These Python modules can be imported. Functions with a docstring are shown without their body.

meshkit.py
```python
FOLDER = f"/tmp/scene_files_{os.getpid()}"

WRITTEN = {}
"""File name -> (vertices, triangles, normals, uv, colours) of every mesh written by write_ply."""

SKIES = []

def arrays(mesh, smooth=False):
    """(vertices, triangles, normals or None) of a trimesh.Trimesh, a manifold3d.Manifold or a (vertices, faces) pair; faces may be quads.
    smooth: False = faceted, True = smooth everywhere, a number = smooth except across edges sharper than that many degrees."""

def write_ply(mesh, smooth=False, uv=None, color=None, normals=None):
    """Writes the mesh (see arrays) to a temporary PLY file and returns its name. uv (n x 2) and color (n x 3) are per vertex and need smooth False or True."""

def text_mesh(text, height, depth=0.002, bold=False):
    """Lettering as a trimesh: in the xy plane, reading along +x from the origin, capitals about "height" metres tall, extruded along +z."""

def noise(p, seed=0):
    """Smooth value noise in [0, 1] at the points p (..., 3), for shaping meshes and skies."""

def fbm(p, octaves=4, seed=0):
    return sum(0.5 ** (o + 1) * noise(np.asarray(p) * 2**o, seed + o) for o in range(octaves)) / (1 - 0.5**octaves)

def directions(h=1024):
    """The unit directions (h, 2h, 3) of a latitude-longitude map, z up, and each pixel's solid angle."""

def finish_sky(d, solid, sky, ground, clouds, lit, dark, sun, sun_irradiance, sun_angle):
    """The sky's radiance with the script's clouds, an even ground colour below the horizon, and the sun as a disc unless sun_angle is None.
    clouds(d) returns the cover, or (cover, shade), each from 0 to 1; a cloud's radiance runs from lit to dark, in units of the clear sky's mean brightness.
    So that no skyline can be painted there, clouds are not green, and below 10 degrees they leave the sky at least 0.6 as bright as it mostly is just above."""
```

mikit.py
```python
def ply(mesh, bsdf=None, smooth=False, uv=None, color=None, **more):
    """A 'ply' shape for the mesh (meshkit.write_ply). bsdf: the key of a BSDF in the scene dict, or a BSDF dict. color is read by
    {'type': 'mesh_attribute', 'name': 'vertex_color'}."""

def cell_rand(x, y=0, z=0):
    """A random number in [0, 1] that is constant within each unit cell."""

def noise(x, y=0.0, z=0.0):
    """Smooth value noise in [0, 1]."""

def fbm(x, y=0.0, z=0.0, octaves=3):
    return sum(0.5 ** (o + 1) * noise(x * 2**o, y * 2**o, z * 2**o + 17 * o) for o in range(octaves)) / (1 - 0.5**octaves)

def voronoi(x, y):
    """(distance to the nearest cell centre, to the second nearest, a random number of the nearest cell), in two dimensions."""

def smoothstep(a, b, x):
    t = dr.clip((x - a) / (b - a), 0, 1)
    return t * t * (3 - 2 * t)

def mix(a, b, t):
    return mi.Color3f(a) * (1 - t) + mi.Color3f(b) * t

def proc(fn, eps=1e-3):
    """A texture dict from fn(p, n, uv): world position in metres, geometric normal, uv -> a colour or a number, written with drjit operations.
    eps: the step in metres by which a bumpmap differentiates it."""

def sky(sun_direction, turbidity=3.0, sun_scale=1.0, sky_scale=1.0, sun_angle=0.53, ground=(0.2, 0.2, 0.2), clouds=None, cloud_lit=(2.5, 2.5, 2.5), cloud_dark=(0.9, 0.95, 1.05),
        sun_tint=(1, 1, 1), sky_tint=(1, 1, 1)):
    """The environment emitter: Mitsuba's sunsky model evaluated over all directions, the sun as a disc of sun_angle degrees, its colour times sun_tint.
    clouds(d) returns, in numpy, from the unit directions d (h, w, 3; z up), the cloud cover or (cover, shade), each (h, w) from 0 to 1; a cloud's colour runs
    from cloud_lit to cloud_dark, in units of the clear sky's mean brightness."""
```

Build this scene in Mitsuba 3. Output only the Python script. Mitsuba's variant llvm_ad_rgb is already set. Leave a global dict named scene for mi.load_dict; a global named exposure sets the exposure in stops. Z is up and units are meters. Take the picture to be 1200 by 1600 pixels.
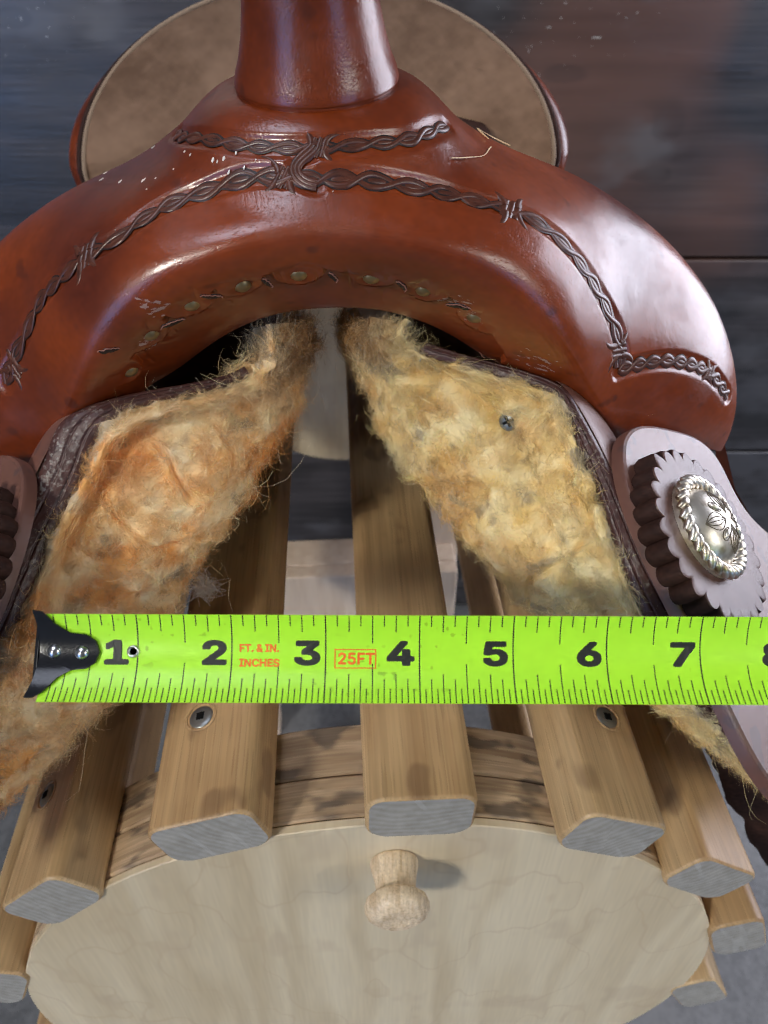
import math
import numpy as np
import trimesh
import drjit as dr
import mitsuba as mi
import manifold3d as m3
import mikit, meshkit
from mikit import proc, noise, fbm, smoothstep, mix, voronoi, cell_rand
from scipy.interpolate import RectBivariateSpline, CubicSpline
from scipy.spatial import cKDTree
from shapely.geometry import Polygon, Point
from shapely import affinity

T = mi.ScalarTransform4f
scene, labels = {}, {}
rng = np.random.default_rng(7)

# ------------------------------------------------------------------ camera, light, exposure
CAM = np.array([0.0, 0.0, 1.14])
PITCH = math.radians(40.3)
scene['camera'] = {
    'type': 'thinlens', 'fov': 2 * math.degrees(math.atan(600 / 1202)), 'fov_axis': 'x',
    'aperture_radius': 0.0007, 'focus_distance': 0.245, 'near_clip': 0.01, 'far_clip': 60.0,
    'to_world': T().look_at(origin=CAM.tolist(), target=[0, math.cos(PITCH), 1.14 - math.sin(PITCH)], up=[0, 0, 1])}
exposure = 0.17
AMBIENT = (0.06, 0.063, 0.072)
scene['ambient'] = {'type': 'constant', 'radiance': {'type': 'rgb', 'value': AMBIENT}}
# windows of the room: centre, point they face, width, height, radiance
WINDOWS = [
    ('bright small window high on the left behind the viewer', (-2.05, -2.55, 2.95), (0.0, 0.25, 1.0), 0.55, 0.55, (84, 80.5, 73)),
    ('open doorway on the right beside the plank wall', (1.60, 1.02, 1.28), (0.1, 0.25, 1.05), 1.25, 1.3, (5.4, 5.5, 6.4)),
    ('skylight above the saddle on the left', (-0.75, 0.0, 3.3), (-0.1, 0.25, 1.0), 1.0, 1.0, (4.4, 4.7, 5.6)),
    ('smaller window high on the right behind the viewer', (2.3, -1.5, 2.45), (0.0, 0.25, 1.0), 1.1, 1.1, (5.4, 5.2, 4.8)),
    ('low open doorway behind the viewer on the left', (-2.3, -2.4, 1.0), (0.0, 0.6, 0.9), 1.3, 1.9, (.62, 1.15, 2.4)),
    ('low open doorway behind the viewer on the right', (2.6, -2.2, 1.0), (0.0, 0.6, 0.9), 1.3, 1.9, (.42, .75, 1.45)),
]


# ------------------------------------------------------------------ helpers
def rot_z(a):
    c, s = math.cos(a), math.sin(a)
    return np.array([[c, -s, 0], [s, c, 0], [0, 0, 1]])


def rot_y(a):
    c, s = math.cos(a), math.sin(a)
    return np.array([[c, 0, s], [0, 1, 0], [-s, 0, c]])


YAW = math.radians(3.4)
SADDLE_O = np.array([-.021, .25, 1.14])
SADDLE_R = rot_z(YAW) @ rot_y(-math.radians(0.8))
STAND_O = np.array([-.0045, .146, 1.14 - .452])
STAND_R = rot_z(YAW)


def to_saddle(p):
    return np.asarray(p, float) @ SADDLE_R.T + SADDLE_O


def to_stand(p):
    return np.asarray(p, float) @ STAND_R.T + STAND_O


def tm(v, f):
    return trimesh.Trimesh(np.asarray(v, float), np.asarray(f, int), process=False)


def grid(P, close_u=False):
    """quad grid of points P (rows, cols, 3) as (v, quads)"""
    a, b = P.shape[:2]
    i = np.arange(a * b).reshape(a, b)
    if close_u:
        i = np.concatenate([i, i[:, :1]], 1)
    q = np.stack([i[:-1, :-1], i[:-1, 1:], i[1:, 1:], i[1:, :-1]], -1).reshape(-1, 4)
    f = np.concatenate([q[:, [0, 1, 2]], q[:, [0, 2, 3]]])
    return tm(P.reshape(-1, 3), f)


def resample(rows, nr, nc, k=3):
    """smooth surface through a net of points (R, C, 3)"""
    P = np.asarray(rows, float)
    V, U = np.linspace(0, 1, P.shape[0]), np.linspace(0, 1, P.shape[1])
    kx = min(k, P.shape[0] - 1)
    sp = [RectBivariateSpline(V, U, P[..., i], kx=kx, ky=k) for i in range(3)]
    v, u = np.linspace(0, 1, nr), np.linspace(0, 1, nc)
    return np.stack([s(v, u) for s in sp], -1)


def normals_of(P):
    du, dv = np.gradient(P, axis=1), np.gradient(P, axis=0)
    n = np.cross(du, dv)
    return n / np.maximum(np.linalg.norm(n, axis=-1, keepdims=True), 1e-12)


def curve(pts, n):
    pts = np.asarray(pts, float)
    t = np.concatenate([[0], np.cumsum(np.linalg.norm(np.diff(pts, axis=0), axis=1))])
    return CubicSpline(t / t[-1], pts)(np.linspace(0, 1, n))


def tube(path, radius, sides=8, normal=None, flat=1.0, cap=True):
    """tube along path (n,3); radius number or (n,); with normal: an elliptic section, flat = height/width"""
    path = np.asarray(path, float)
    n = len(path)
    t = np.gradient(path, axis=0)
    t /= np.maximum(np.linalg.norm(t, axis=1, keepdims=True), 1e-12)
    if normal is None:
        ref = np.array([0, 0, 1.0]) if abs(t[0, 2]) < .9 else np.array([1.0, 0, 0])
        a = np.cross(t[0], ref); a /= np.linalg.norm(a)
        A = [a]
        for i in range(1, n):
            a = a - t[i] * (a @ t[i]); a /= np.linalg.norm(a); A.append(a)
        A = np.array(A)
        B = np.cross(t, A)
    else:
        B = normal - t * (normal * t).sum(1, keepdims=True)
        B /= np.maximum(np.linalg.norm(B, axis=1, keepdims=True), 1e-12)
        A = np.cross(B, t)
    r = np.broadcast_to(radius, (n,))[:, None, None]
    w = np.arange(sides) * 2 * np.pi / sides
    P = path[:, None] + r * (np.cos(w)[None, :, None] * A[:, None] + flat * np.sin(w)[None, :, None] * B[:, None])
    m = grid(P, True)
    if cap:
        v = np.vstack([m.vertices, path[:1], path[-1:]])
        i = np.arange(sides); j = (i + 1) % sides
        e = (n - 1) * sides
        f = np.vstack([m.faces, np.stack([np.full(sides, len(v) - 2), j, i], 1), np.stack([np.full(sides, len(v) - 1), e + i, e + j], 1)])
        m = tm(v, f)
    m.faces = m.faces[:, ::-1]
    return m


def join(ms):
    return trimesh.util.concatenate([m for m in ms])


def lathe(profile, n=48):
    """profile (r, z) about z"""
    p = np.asarray(profile, float)
    w = np.arange(n) * 2 * np.pi / n
    P = np.stack([p[:, None, 0] * np.cos(w), p[:, None, 0] * np.sin(w), np.broadcast_to(p[:, None, 1], (len(p), n))], -1)
    m = grid(P, True)
    if m.volume < 0:
        m.faces = m.faces[:, ::-1]
    return m


def frame_mesh(m, o, x, y, z):
    m = m.copy()
    m.vertices = np.asarray(m.vertices) @ np.array([x, y, z]) + np.asarray(o)
    return m


def box(a, b):
    a, b = np.minimum(a, b), np.maximum(a, b)
    return trimesh.creation.box(extents=b - a, transform=trimesh.transformations.translation_matrix((a + b) / 2))


def rbox(ext, r, seg=12):
    """rounded box about the origin, as hull of spheres"""
    e = np.asarray(ext) / 2 - r
    s = m3.Manifold.sphere(r, seg)
    h = m3.Manifold.batch_hull([s.translate((sx * e[0], sy * e[1], sz * e[2])) for sx in (-1, 1) for sy in (-1, 1) for sz in (-1, 1)])
    q = h.to_mesh()
    return tm(q.vert_properties[:, :3], q.tri_verts)


def extrude(poly, h):
    return trimesh.creation.extrude_polygon(poly, h, engine='earcut')


def part(key, mesh, bsdf, smooth=35, **kw):
    base, n = key, 0
    while key in scene:
        n += 1
        key = f'{base}_{n:03d}'
    scene[key] = mikit.ply(mesh, bsdf, smooth=smooth, **kw)
    return key


def say(key, label, category=None, group=None, kind=None):
    d = labels.setdefault(key, {})
    if label: d['label'] = label
    if category: d['category'] = category
    if group: d['group'] = group
    if kind: d['kind'] = kind


def lin(*c):
    return [((x / 255 + .055) / 1.055) ** 2.4 if x > 10 else x / 255 / 12.92 for x in c]


# ------------------------------------------------------------------ materials
def two(b):
    return {'type': 'twosided', 'bsdf': b}


def bump(b, fn, scale=1.0, eps=2e-4):
    # the lathe and loft meshes carry no uv: the relief is a function of position
    return {'type': 'bumpmap', 'bsdf': b, 'texture': proc(fn, eps=eps), 'scale': scale}


def leather_colour(p, n, uv):
    big = fbm(p.x * 22, p.y * 22, p.z * 22, 3)
    grain = fbm(p.x * 420, p.y * 420, p.z * 420, 2)
    spots = smoothstep(.68, .80, fbm(p.x * 95 + 9, p.y * 95, p.z * 95, 3))
    c = mix((.075, .0110, .0038), (.205, .034, .0052), smoothstep(.22, .78, big))
    c = c * (0.86 + 0.28 * grain)
    c = mix(c, (.05, .012, .008), spots * .55)
    # rubbed raw leather by the tacks, as patches with torn outlines
    q = mi.Float(0)
    for (sx, sy, sz, rad) in SCUFFS:
        q = dr.maximum(q, 1 - dr.sqrt(dr.square(p.x - sx) + dr.square(p.y - sy) + dr.square(p.z - sz)) / rad)
    raw = smoothstep(.56, .62, fbm(p.x * 420 + 200 * p.z, p.y * 900, p.z * 700, 3) - .16 + .16 * smoothstep(0, .6, q)) * smoothstep(.0, .05, q)
    return mix(c, (.42, .31, .28), raw * .55)


def leather_rough(p, n, uv):
    rub = smoothstep(.45, .75, fbm(p.x * 70 + 4, p.y * 70, p.z * 70, 3))
    fine = fbm(p.x * 500, p.y * 500, p.z * 500, 2)
    return .20 + .15 * rub + .09 * fine


def leather_bump(p, n, uv):
    a = fbm(p.x * 1300, p.y * 1300, p.z * 1300, 2) * .000045
    b = fbm(p.x * 190, p.y * 190, p.z * 190, 2) * .00007
    q = p.x * 60 + 3 * noise(p.x * 40, p.y * 40, p.z * 40)
    scr = smoothstep(.10, .0, dr.abs(noise(p.x * 900 + p.z * 300, p.y * 60 - p.z * 50, q * .02) - .5)) * smoothstep(.60, .72, noise(p.x * 45 + 7, p.y * 45, p.z * 45))
    pore = smoothstep(.74, .86, noise(p.x * 2300, p.y * 2300, p.z * 2300))
    return a + b - scr * .00002 - pore * .00005


scene['leather'] = two(bump({'type': 'principled', 'base_color': proc(leather_colour), 'roughness': proc(leather_rough), 'specular': 0.7, 'clearcoat': 0.25, 'clearcoat_gloss': 0.8}, leather_bump))


def rough_edge_colour(p, n, uv):
    g = fbm(p.x * 300, p.y * 300, p.z * 300, 3)
    dust = smoothstep(.56, .70, fbm(p.x * 900, p.y * 900, p.z * 900, 2) * .6 + fbm(p.x * 70, p.y * 70, p.z * 70, 2) * .4)
    return mix(mix((.030, .012, .012), (.085, .032, .026), g), (.22, .19, .17), dust * .6)


scene['leather_edge'] = two(bump({'type': 'principled', 'base_color': proc(rough_edge_colour), 'roughness': 0.42, 'specular': 0.5},
                                 lambda p, n, uv: fbm(p.x * 700, p.y * 700, p.z * 700, 3) * .0004))
scene['leather_dark'] = two(bump({'type': 'principled', 'base_color': proc(lambda p, n, uv: mix((.016, .007, .006), (.050, .021, .015), fbm(p.x * 500, p.y * 500, p.z * 500, 3))), 'roughness': 0.72, 'specular': 0.2},
                                 lambda p, n, uv: fbm(p.x * 1500, p.y * 1500, p.z * 1500, 2) * .0003))


def jockey_colour(p, n, uv):
    big = fbm(p.x * 35 + 3, p.y * 35, p.z * 35, 3)
    mark = smoothstep(.60, .70, fbm(p.x * 130, p.y * 130, p.z * 130, 3))
    return mix(mix((.105, .048, .037), (.175, .078, .056), big), (.075, .050, .050), mark * .6)


scene['leather_worn'] = two(bump({'type': 'principled', 'base_color': proc(jockey_colour), 'roughness': 0.40, 'specular': 0.55}, leather_bump))
scene['rosette_leather'] = two(bump({'type': 'principled', 'base_color': proc(lambda p, n, uv: mix((.060, .026, .020), (.120, .056, .044), fbm(p.x * 90, p.y * 90, p.z * 90, 3))), 'roughness': .42, 'specular': .5}, leather_bump))
scene['tooling_dye'] = two({'type': 'principled', 'base_color': proc(lambda p, n, uv: mix((.032, .010, .007), (.115, .032, .016), fbm(p.x * 420, p.y * 420, p.z * 420, 3))), 'roughness': 0.34, 'specular': 0.6})
scene['tooling_recess'] = two({'type': 'principled', 'base_color': {'type': 'rgb', 'value': (.018, .009, .008)}, 'roughness': 0.45, 'specular': 0.5})


def suede_colour(p, n, uv):
    a = fbm(p.x * 28, p.y * 28, p.z * 28, 3)
    b = fbm(p.x * 160 + 5, p.y * 160, p.z * 160, 3)
    c = mix((.150, .088, .056), (.285, .180, .120), smoothstep(.2, .8, a * .65 + b * .35))
    return c


scene['suede'] = two(bump({'type': 'principled', 'base_color': proc(suede_colour), 'roughness': 0.9, 'specular': 0.15, 'sheen': 0.8, 'sheen_tint': 0.6},
                          lambda p, n, uv: fbm(p.x * 500, p.y * 500, p.z * 500, 3) * .0006))
scene['suede_edge'] = two({'type': 'principled', 'base_color': {'type': 'rgb', 'value': (.27, .19, .13)}, 'roughness': 0.9, 'sheen': 0.5})


def stand_xyz(p):
    c, s = math.cos(YAW), math.sin(YAW)
    x, y, z = p.x - float(STAND_O[0]), p.y - float(STAND_O[1]), p.z - float(STAND_O[2])
    return x * c + y * s, y * c - x * s, z


def slat_colour(k, light, dark):
    def f(p, n, uv):
        x, y, z = stand_xyz(p)
        g = fbm(x * 260 + k, y * 9, z * 260, 3)
        band = fbm(x * 70 + 3 * k, y * 5, z * 70, 2)
        fine = noise(x * 1500, y * 40, z * 1500)
        blot = smoothstep(.62, .75, fbm(x * 60, y * 45 + k, z * 60, 3))
        pore = smoothstep(.66, .84, noise(x * 1700 + k, y * 60, z * 1700))
        cloud = fbm(x * 40 + k, y * 22, z * 40, 3)
        c = mix(dark, light, smoothstep(.2, .8, g * .3 + band * .25 + cloud * .45))
        c = c * (.88 + .24 * fine)
        c = mix(c, mi.Color3f(dark) * .6, pore * .28)
        return mix(c, (.17, .095, .05), blot * .5)
    return f


def wood_bump(p, n, uv):
    x, y, z = stand_xyz(p)
    return fbm(x * 900, y * 30, z * 900, 2) * .00016


for k, (li, da) in enumerate([((.57, .395, .205), (.35, .210, .098)), ((.53, .355, .175), (.31, .180, .083)), ((.61, .44, .24), (.38, .24, .115))]):
    scene[f'slat_wood_{k}'] = two(bump({'type': 'principled', 'base_color': proc(slat_colour(7.3 * k, li, da)), 'roughness': 0.42, 'specular': 0.5}, wood_bump))


def end_grain_colour(p, n, uv):
    x, y, z = stand_xyz(p)
    g = fbm(x * 300, z * 300, 1.0, 3)
    k = dr.floor(x * 22) * .013
    ring = dr.sqrt(dr.square(x - .02 + k) + dr.square(z - .30)) * 330 + 2.2 * fbm(x * 60, z * 60, 3.0, 2)
    streak = dr.abs(ring - dr.floor(ring) - .5) * 2
    scratch = smoothstep(.72, .80, fbm(x * 260 + z * 120, z * 40 - x * 20, 2.0, 2))
    return mix(mix((.235, .22, .19), (.40, .385, .35), g * .68 + streak * .32), (.52, .52, .50), scratch * .22)


scene['end_grain'] = bump({'type': 'principled', 'base_color': proc(end_grain_colour), 'roughness': 0.55, 'specular': 0.4},
                          lambda p, n, uv: fbm(p.x * 1200, p.y * 1200, p.z * 1200, 2) * .0002)


def ply_colour(p, n, uv):
    x, y, z = stand_xyz(p)
    w = fbm(x * 18, z * 7, y * 30, 3)
    vein = noise(x * 130 + 5 * w, z * 9 + 2 * w, 2.0) * .7 + .3 * noise(x * 40 + 3 * w, z * 14, 6.0)
    fine = noise(x * 1100, z * 60, 5.0)
    curl = smoothstep(.025, .0, dr.abs(fbm(x * 34 + 3, z * 20, 8.0, 3) - .5))
    blot = smoothstep(.60, .76, fbm(x * 45, z * 32, 9.0, 3))
    c = mix((.53, .425, .27), (.67, .575, .405), smoothstep(.2, .8, vein * .42 + w * .58))
    c = c * (.965 + .07 * fine)
    c = mix(c, (.50, .38, .24), curl * .30)
    return mix(c, (.48, .37, .25), blot * .30)


scene['plywood'] = bump({'type': 'principled', 'base_color': proc(ply_colour), 'roughness': 0.48, 'specular': 0.45},
                        lambda p, n, uv: fbm(p.x * 500, p.y * 500, p.z * 90, 2) * .00015)


def ring_colour(p, n, uv):
    x, y, z = stand_xyz(p)
    g = fbm(x * 25, y * 420, z * 25, 3)
    st = smoothstep(.55, .72, fbm(x * 60, y * 160, z * 60 + 4, 3))
    fine = noise(x * 90, y * 1800, z * 90)
    return mix(mix((.30, .20, .115), (.52, .38, .24), smoothstep(.25, .75, g)) * (.85 + .3 * fine), (.075, .060, .050), st * .75)


scene['ring_ply'] = bump({'type': 'principled', 'base_color': proc(ring_colour), 'roughness': 0.6, 'specular': 0.35},
                         lambda p, n, uv: fbm(p.x * 300, p.y * 1200, p.z * 300, 2) * .0003)
scene['pale_wood'] = bump({'type': 'principled', 'base_color': proc(lambda p, n, uv: mix((.58, .44, .32), (.76, .63, .50), fbm(p.x * 120, p.y * 120, p.z * 14, 3))), 'roughness': 0.45, 'specular': 0.45}, wood_bump)
scene['knob_wood'] = bump({'type': 'principled', 'base_color': proc(lambda p, n, uv: mix((.54, .40, .25), (.72, .58, .40), smoothstep(.25, .75, fbm(p.x * 900, p.y * 120, p.z * 200, 3))) * (.85 + .3 * noise(p.x * 1500, p.y * 1500, p.z * 1500))), 'roughness': 0.36, 'specular': 0.5}, lambda p, n, uv: fbm(p.x * 900, p.y * 900, p.z * 900, 2) * .00004)


def wall_colour(k):
    def f(p, n, uv):
        g = fbm(p.x * 4.0 + k, p.z * 60, 1.0 + k, 3)
        cloud = fbm(p.x * 7 + 4 + k, p.z * 9, 3.0, 4)
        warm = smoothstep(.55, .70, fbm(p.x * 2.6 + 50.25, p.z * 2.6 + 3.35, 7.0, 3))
        worn = smoothstep(.55, .80, fbm(p.x * 9 + 2, p.z * 14, 5.0, 4))
        fleck = smoothstep(.91, .95, noise(p.x * 230 + 3 * noise(p.x * 90, p.z * 90, 1.0), p.z * 210, 2.0)) * smoothstep(.62, .78, noise(p.x * 7, p.z * 7, 5.0))
        knot = smoothstep(.80, .88, noise(p.x * 14 + 3, p.z * 34, 9.0))
        c = mix((.015, .014, .015), (.046, .040, .042), smoothstep(.25, .75, g * .62 + cloud * .38))
        c = c * (.75 + .5 * noise(p.x * 14 + k, p.z * 330, 4.0))
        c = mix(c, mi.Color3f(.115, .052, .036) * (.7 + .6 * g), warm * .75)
        c = mix(c, (.105, .105, .115), worn * .6)
        c = mix(c, (.012, .010, .010), knot * .25)
        return mix(c, (.40, .39, .38), fleck * .7)
    return f


def wall_rough(p, n, uv):
    return .26 + .24 * fbm(p.x * 12, p.z * 24, 2.0, 3)


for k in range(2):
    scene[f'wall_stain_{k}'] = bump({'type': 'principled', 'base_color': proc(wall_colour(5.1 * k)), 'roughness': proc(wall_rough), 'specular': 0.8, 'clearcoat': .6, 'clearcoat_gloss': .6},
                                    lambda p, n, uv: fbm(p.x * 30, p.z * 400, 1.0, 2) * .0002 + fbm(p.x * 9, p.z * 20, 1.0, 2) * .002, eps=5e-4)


def concrete_colour(p, n, uv):
    a = fbm(p.x * 9, p.y * 9, 1.0, 4)
    b = fbm(p.x * 160, p.y * 160, 2.0, 3)
    return mix((.085, .088, .092), (.165, .168, .172), smoothstep(.25, .75, a * .65 + b * .35))


scene['concrete'] = two(bump({'type': 'principled', 'base_color': proc(concrete_colour), 'roughness': .6, 'specular': .4}, lambda p, n, uv: fbm(p.x * 200, p.y * 200, 1.0, 3) * .0008))
scene['floor_gap'] = {'type': 'principled', 'base_color': {'type': 'rgb', 'value': (.02, .017, .015)}, 'roughness': .8}

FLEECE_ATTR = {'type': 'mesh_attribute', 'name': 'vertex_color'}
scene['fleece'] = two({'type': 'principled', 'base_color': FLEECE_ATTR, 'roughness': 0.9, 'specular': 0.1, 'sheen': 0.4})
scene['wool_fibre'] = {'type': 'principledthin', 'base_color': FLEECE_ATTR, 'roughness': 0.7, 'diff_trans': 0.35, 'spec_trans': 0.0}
scene['straw'] = two({'type': 'principled', 'base_color': {'type': 'rgb', 'value': (.75, .55, .33)}, 'roughness': 0.5})
scene['pale_hair'] = two({'type': 'principled', 'base_color': {'type': 'rgb', 'value': (.62, .57, .52)}, 'roughness': 0.5})

scene['raw_leather'] = two({'type': 'principled', 'base_color': {'type': 'rgb', 'value': (.27, .115, .085)}, 'roughness': .75})
scene['brass'] = two({'type': 'principled', 'base_color': proc(lambda p, n, uv: mix((.20, .14, .07), (.40, .29, .15), fbm(p.x * 300, p.y * 300, p.z * 300, 2))), 'metallic': .85, 'roughness': .42})
scene['silver'] = two({'type': 'principled', 'base_color': proc(lambda p, n, uv: mix((.42, .34, .22), (.86, .80, .70), smoothstep(.2, .5, fbm(p.x * 350, p.y * 350, p.z * 350, 2)))), 'metallic': 1.0, 'roughness': .38})
scene['old_silver'] = two({'type': 'principled', 'base_color': proc(lambda p, n, uv: mix((.42, .34, .23), (.82, .77, .68), smoothstep(.2, .6, fbm(p.x * 240, p.y * 240, p.z * 240, 3)))), 'metallic': .9, 'roughness': .36})
scene['tarnish'] = two({'type': 'principled', 'base_color': {'type': 'rgb', 'value': (.13, .105, .075)}, 'metallic': .6, 'roughness': .55})
scene['steel'] = two({'type': 'principled', 'base_color': {'type': 'rgb', 'value': (.62, .62, .62)}, 'metallic': 1.0, 'roughness': .25})
scene['screw_steel'] = two({'type': 'principled', 'base_color': {'type': 'rgb', 'value': (.26, .28, .28)}, 'metallic': .8, 'roughness': .38})
scene['black_paint'] = two({'type': 'principled', 'base_color': {'type': 'rgb', 'value': (.012, .013, .016)}, 'roughness': .16, 'specular': .35})
scene['tape_green'] = two({'type': 'principled', 'base_color': proc(lambda p, n, uv: mi.Color3f(.43, .86, .035) * (.95 + .08 * fbm(p.x * 200, p.y * 200, p.z * 200, 3)) * (1 - .3 * smoothstep(.80, .88, noise(p.x * 700, p.y * 700, p.z * 700)) * smoothstep(.5, .7, noise(p.x * 60, p.y * 60, p.z * 60)))), 'roughness': .34, 'specular': .5})
scene['print_black'] = two({'type': 'principled', 'base_color': {'type': 'rgb', 'value': (.012, .014, .010)}, 'roughness': .5})
scene['print_orange'] = two({'type': 'principled', 'base_color': {'type': 'rgb', 'value': (.80, .13, .01)}, 'roughness': .5})
scene['dark_hole'] = {'type': 'diffuse', 'reflectance': {'type': 'rgb', 'value': (.01, .01, .01)}}
scene['cream_paint'] = {'type': 'principled', 'base_color': {'type': 'rgb', 'value': (.72, .68, .62)}, 'roughness': .5}
scene['frame_paint'] = {'type': 'principled', 'base_color': {'type': 'rgb', 'value': (.25, .22, .2)}, 'roughness': .6}

# ------------------------------------------------------------------ windows
for label, c, at, w, h, rad in WINDOWS:
    key = 'window'
    k = 0
    while key + '__pane' in scene:
        k += 1
        key = f'window_{k:03d}'
    m = T().look_at(origin=list(c), target=list(at), up=[0, 0, 1])
    scene[key + '__pane'] = {'type': 'rectangle', 'to_world': m @ T().scale([w / 2, h / 2, 1]),
                             'emitter': {'type': 'area', 'radiance': {'type': 'rgb', 'value': rad}}, 'bsdf': {'type': 'ref', 'id': 'dark_hole'}}
    M = np.array(m.matrix)
    b = .06
    fr = join([box((-w / 2 - b, h / 2, -.05), (w / 2 + b, h / 2 + b, .02)), box((-w / 2 - b, -h / 2 - b, -.05), (w / 2 + b, -h / 2, .02)),
               box((-w / 2 - b, -h / 2, -.05), (-w / 2, h / 2, .02)), box((w / 2, -h / 2, -.05), (w / 2 + b, h / 2, .02))])
    fr.apply_transform(M)
    part(key + '__frame', fr, 'frame_paint', smooth=False)
    say(key, label, 'window')

# ------------------------------------------------------------------ floor, and the wall of wide dark planks behind the stand
v_, u_ = np.meshgrid(np.linspace(-6, 3.5, 20), np.linspace(-6, 6, 24), indexing='ij')
part('floor', grid(np.stack([u_, v_, 0 * u_], -1)), 'concrete', smooth=False)
labels['floor'] = {'kind': 'structure'}
WY = 1.05
JZ = [0.004, .052, .383, .714, 1.052, 1.385, 1.72, 2.05, 2.4]
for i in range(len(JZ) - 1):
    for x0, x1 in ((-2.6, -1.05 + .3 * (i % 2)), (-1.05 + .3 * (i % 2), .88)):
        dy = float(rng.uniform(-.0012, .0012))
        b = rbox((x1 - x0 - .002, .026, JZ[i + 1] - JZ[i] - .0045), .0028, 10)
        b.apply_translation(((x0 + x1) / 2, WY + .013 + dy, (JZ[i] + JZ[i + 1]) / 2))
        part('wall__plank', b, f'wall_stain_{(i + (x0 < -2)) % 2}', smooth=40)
part('wall__backing', box((-2.6, WY + .027, 0), (.88, WY + .06, 2.4)), 'floor_gap', smooth=False)
say('wall', 'dark stained wall of wide horizontal planks behind the saddle', 'wall')

# ------------------------------------------------------------------ saddle stand (frame: x across, y away, z up; origin on the barrel axis at the front)
RB = .173           # radius of the barrel's round end boards
LEN = .70


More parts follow.
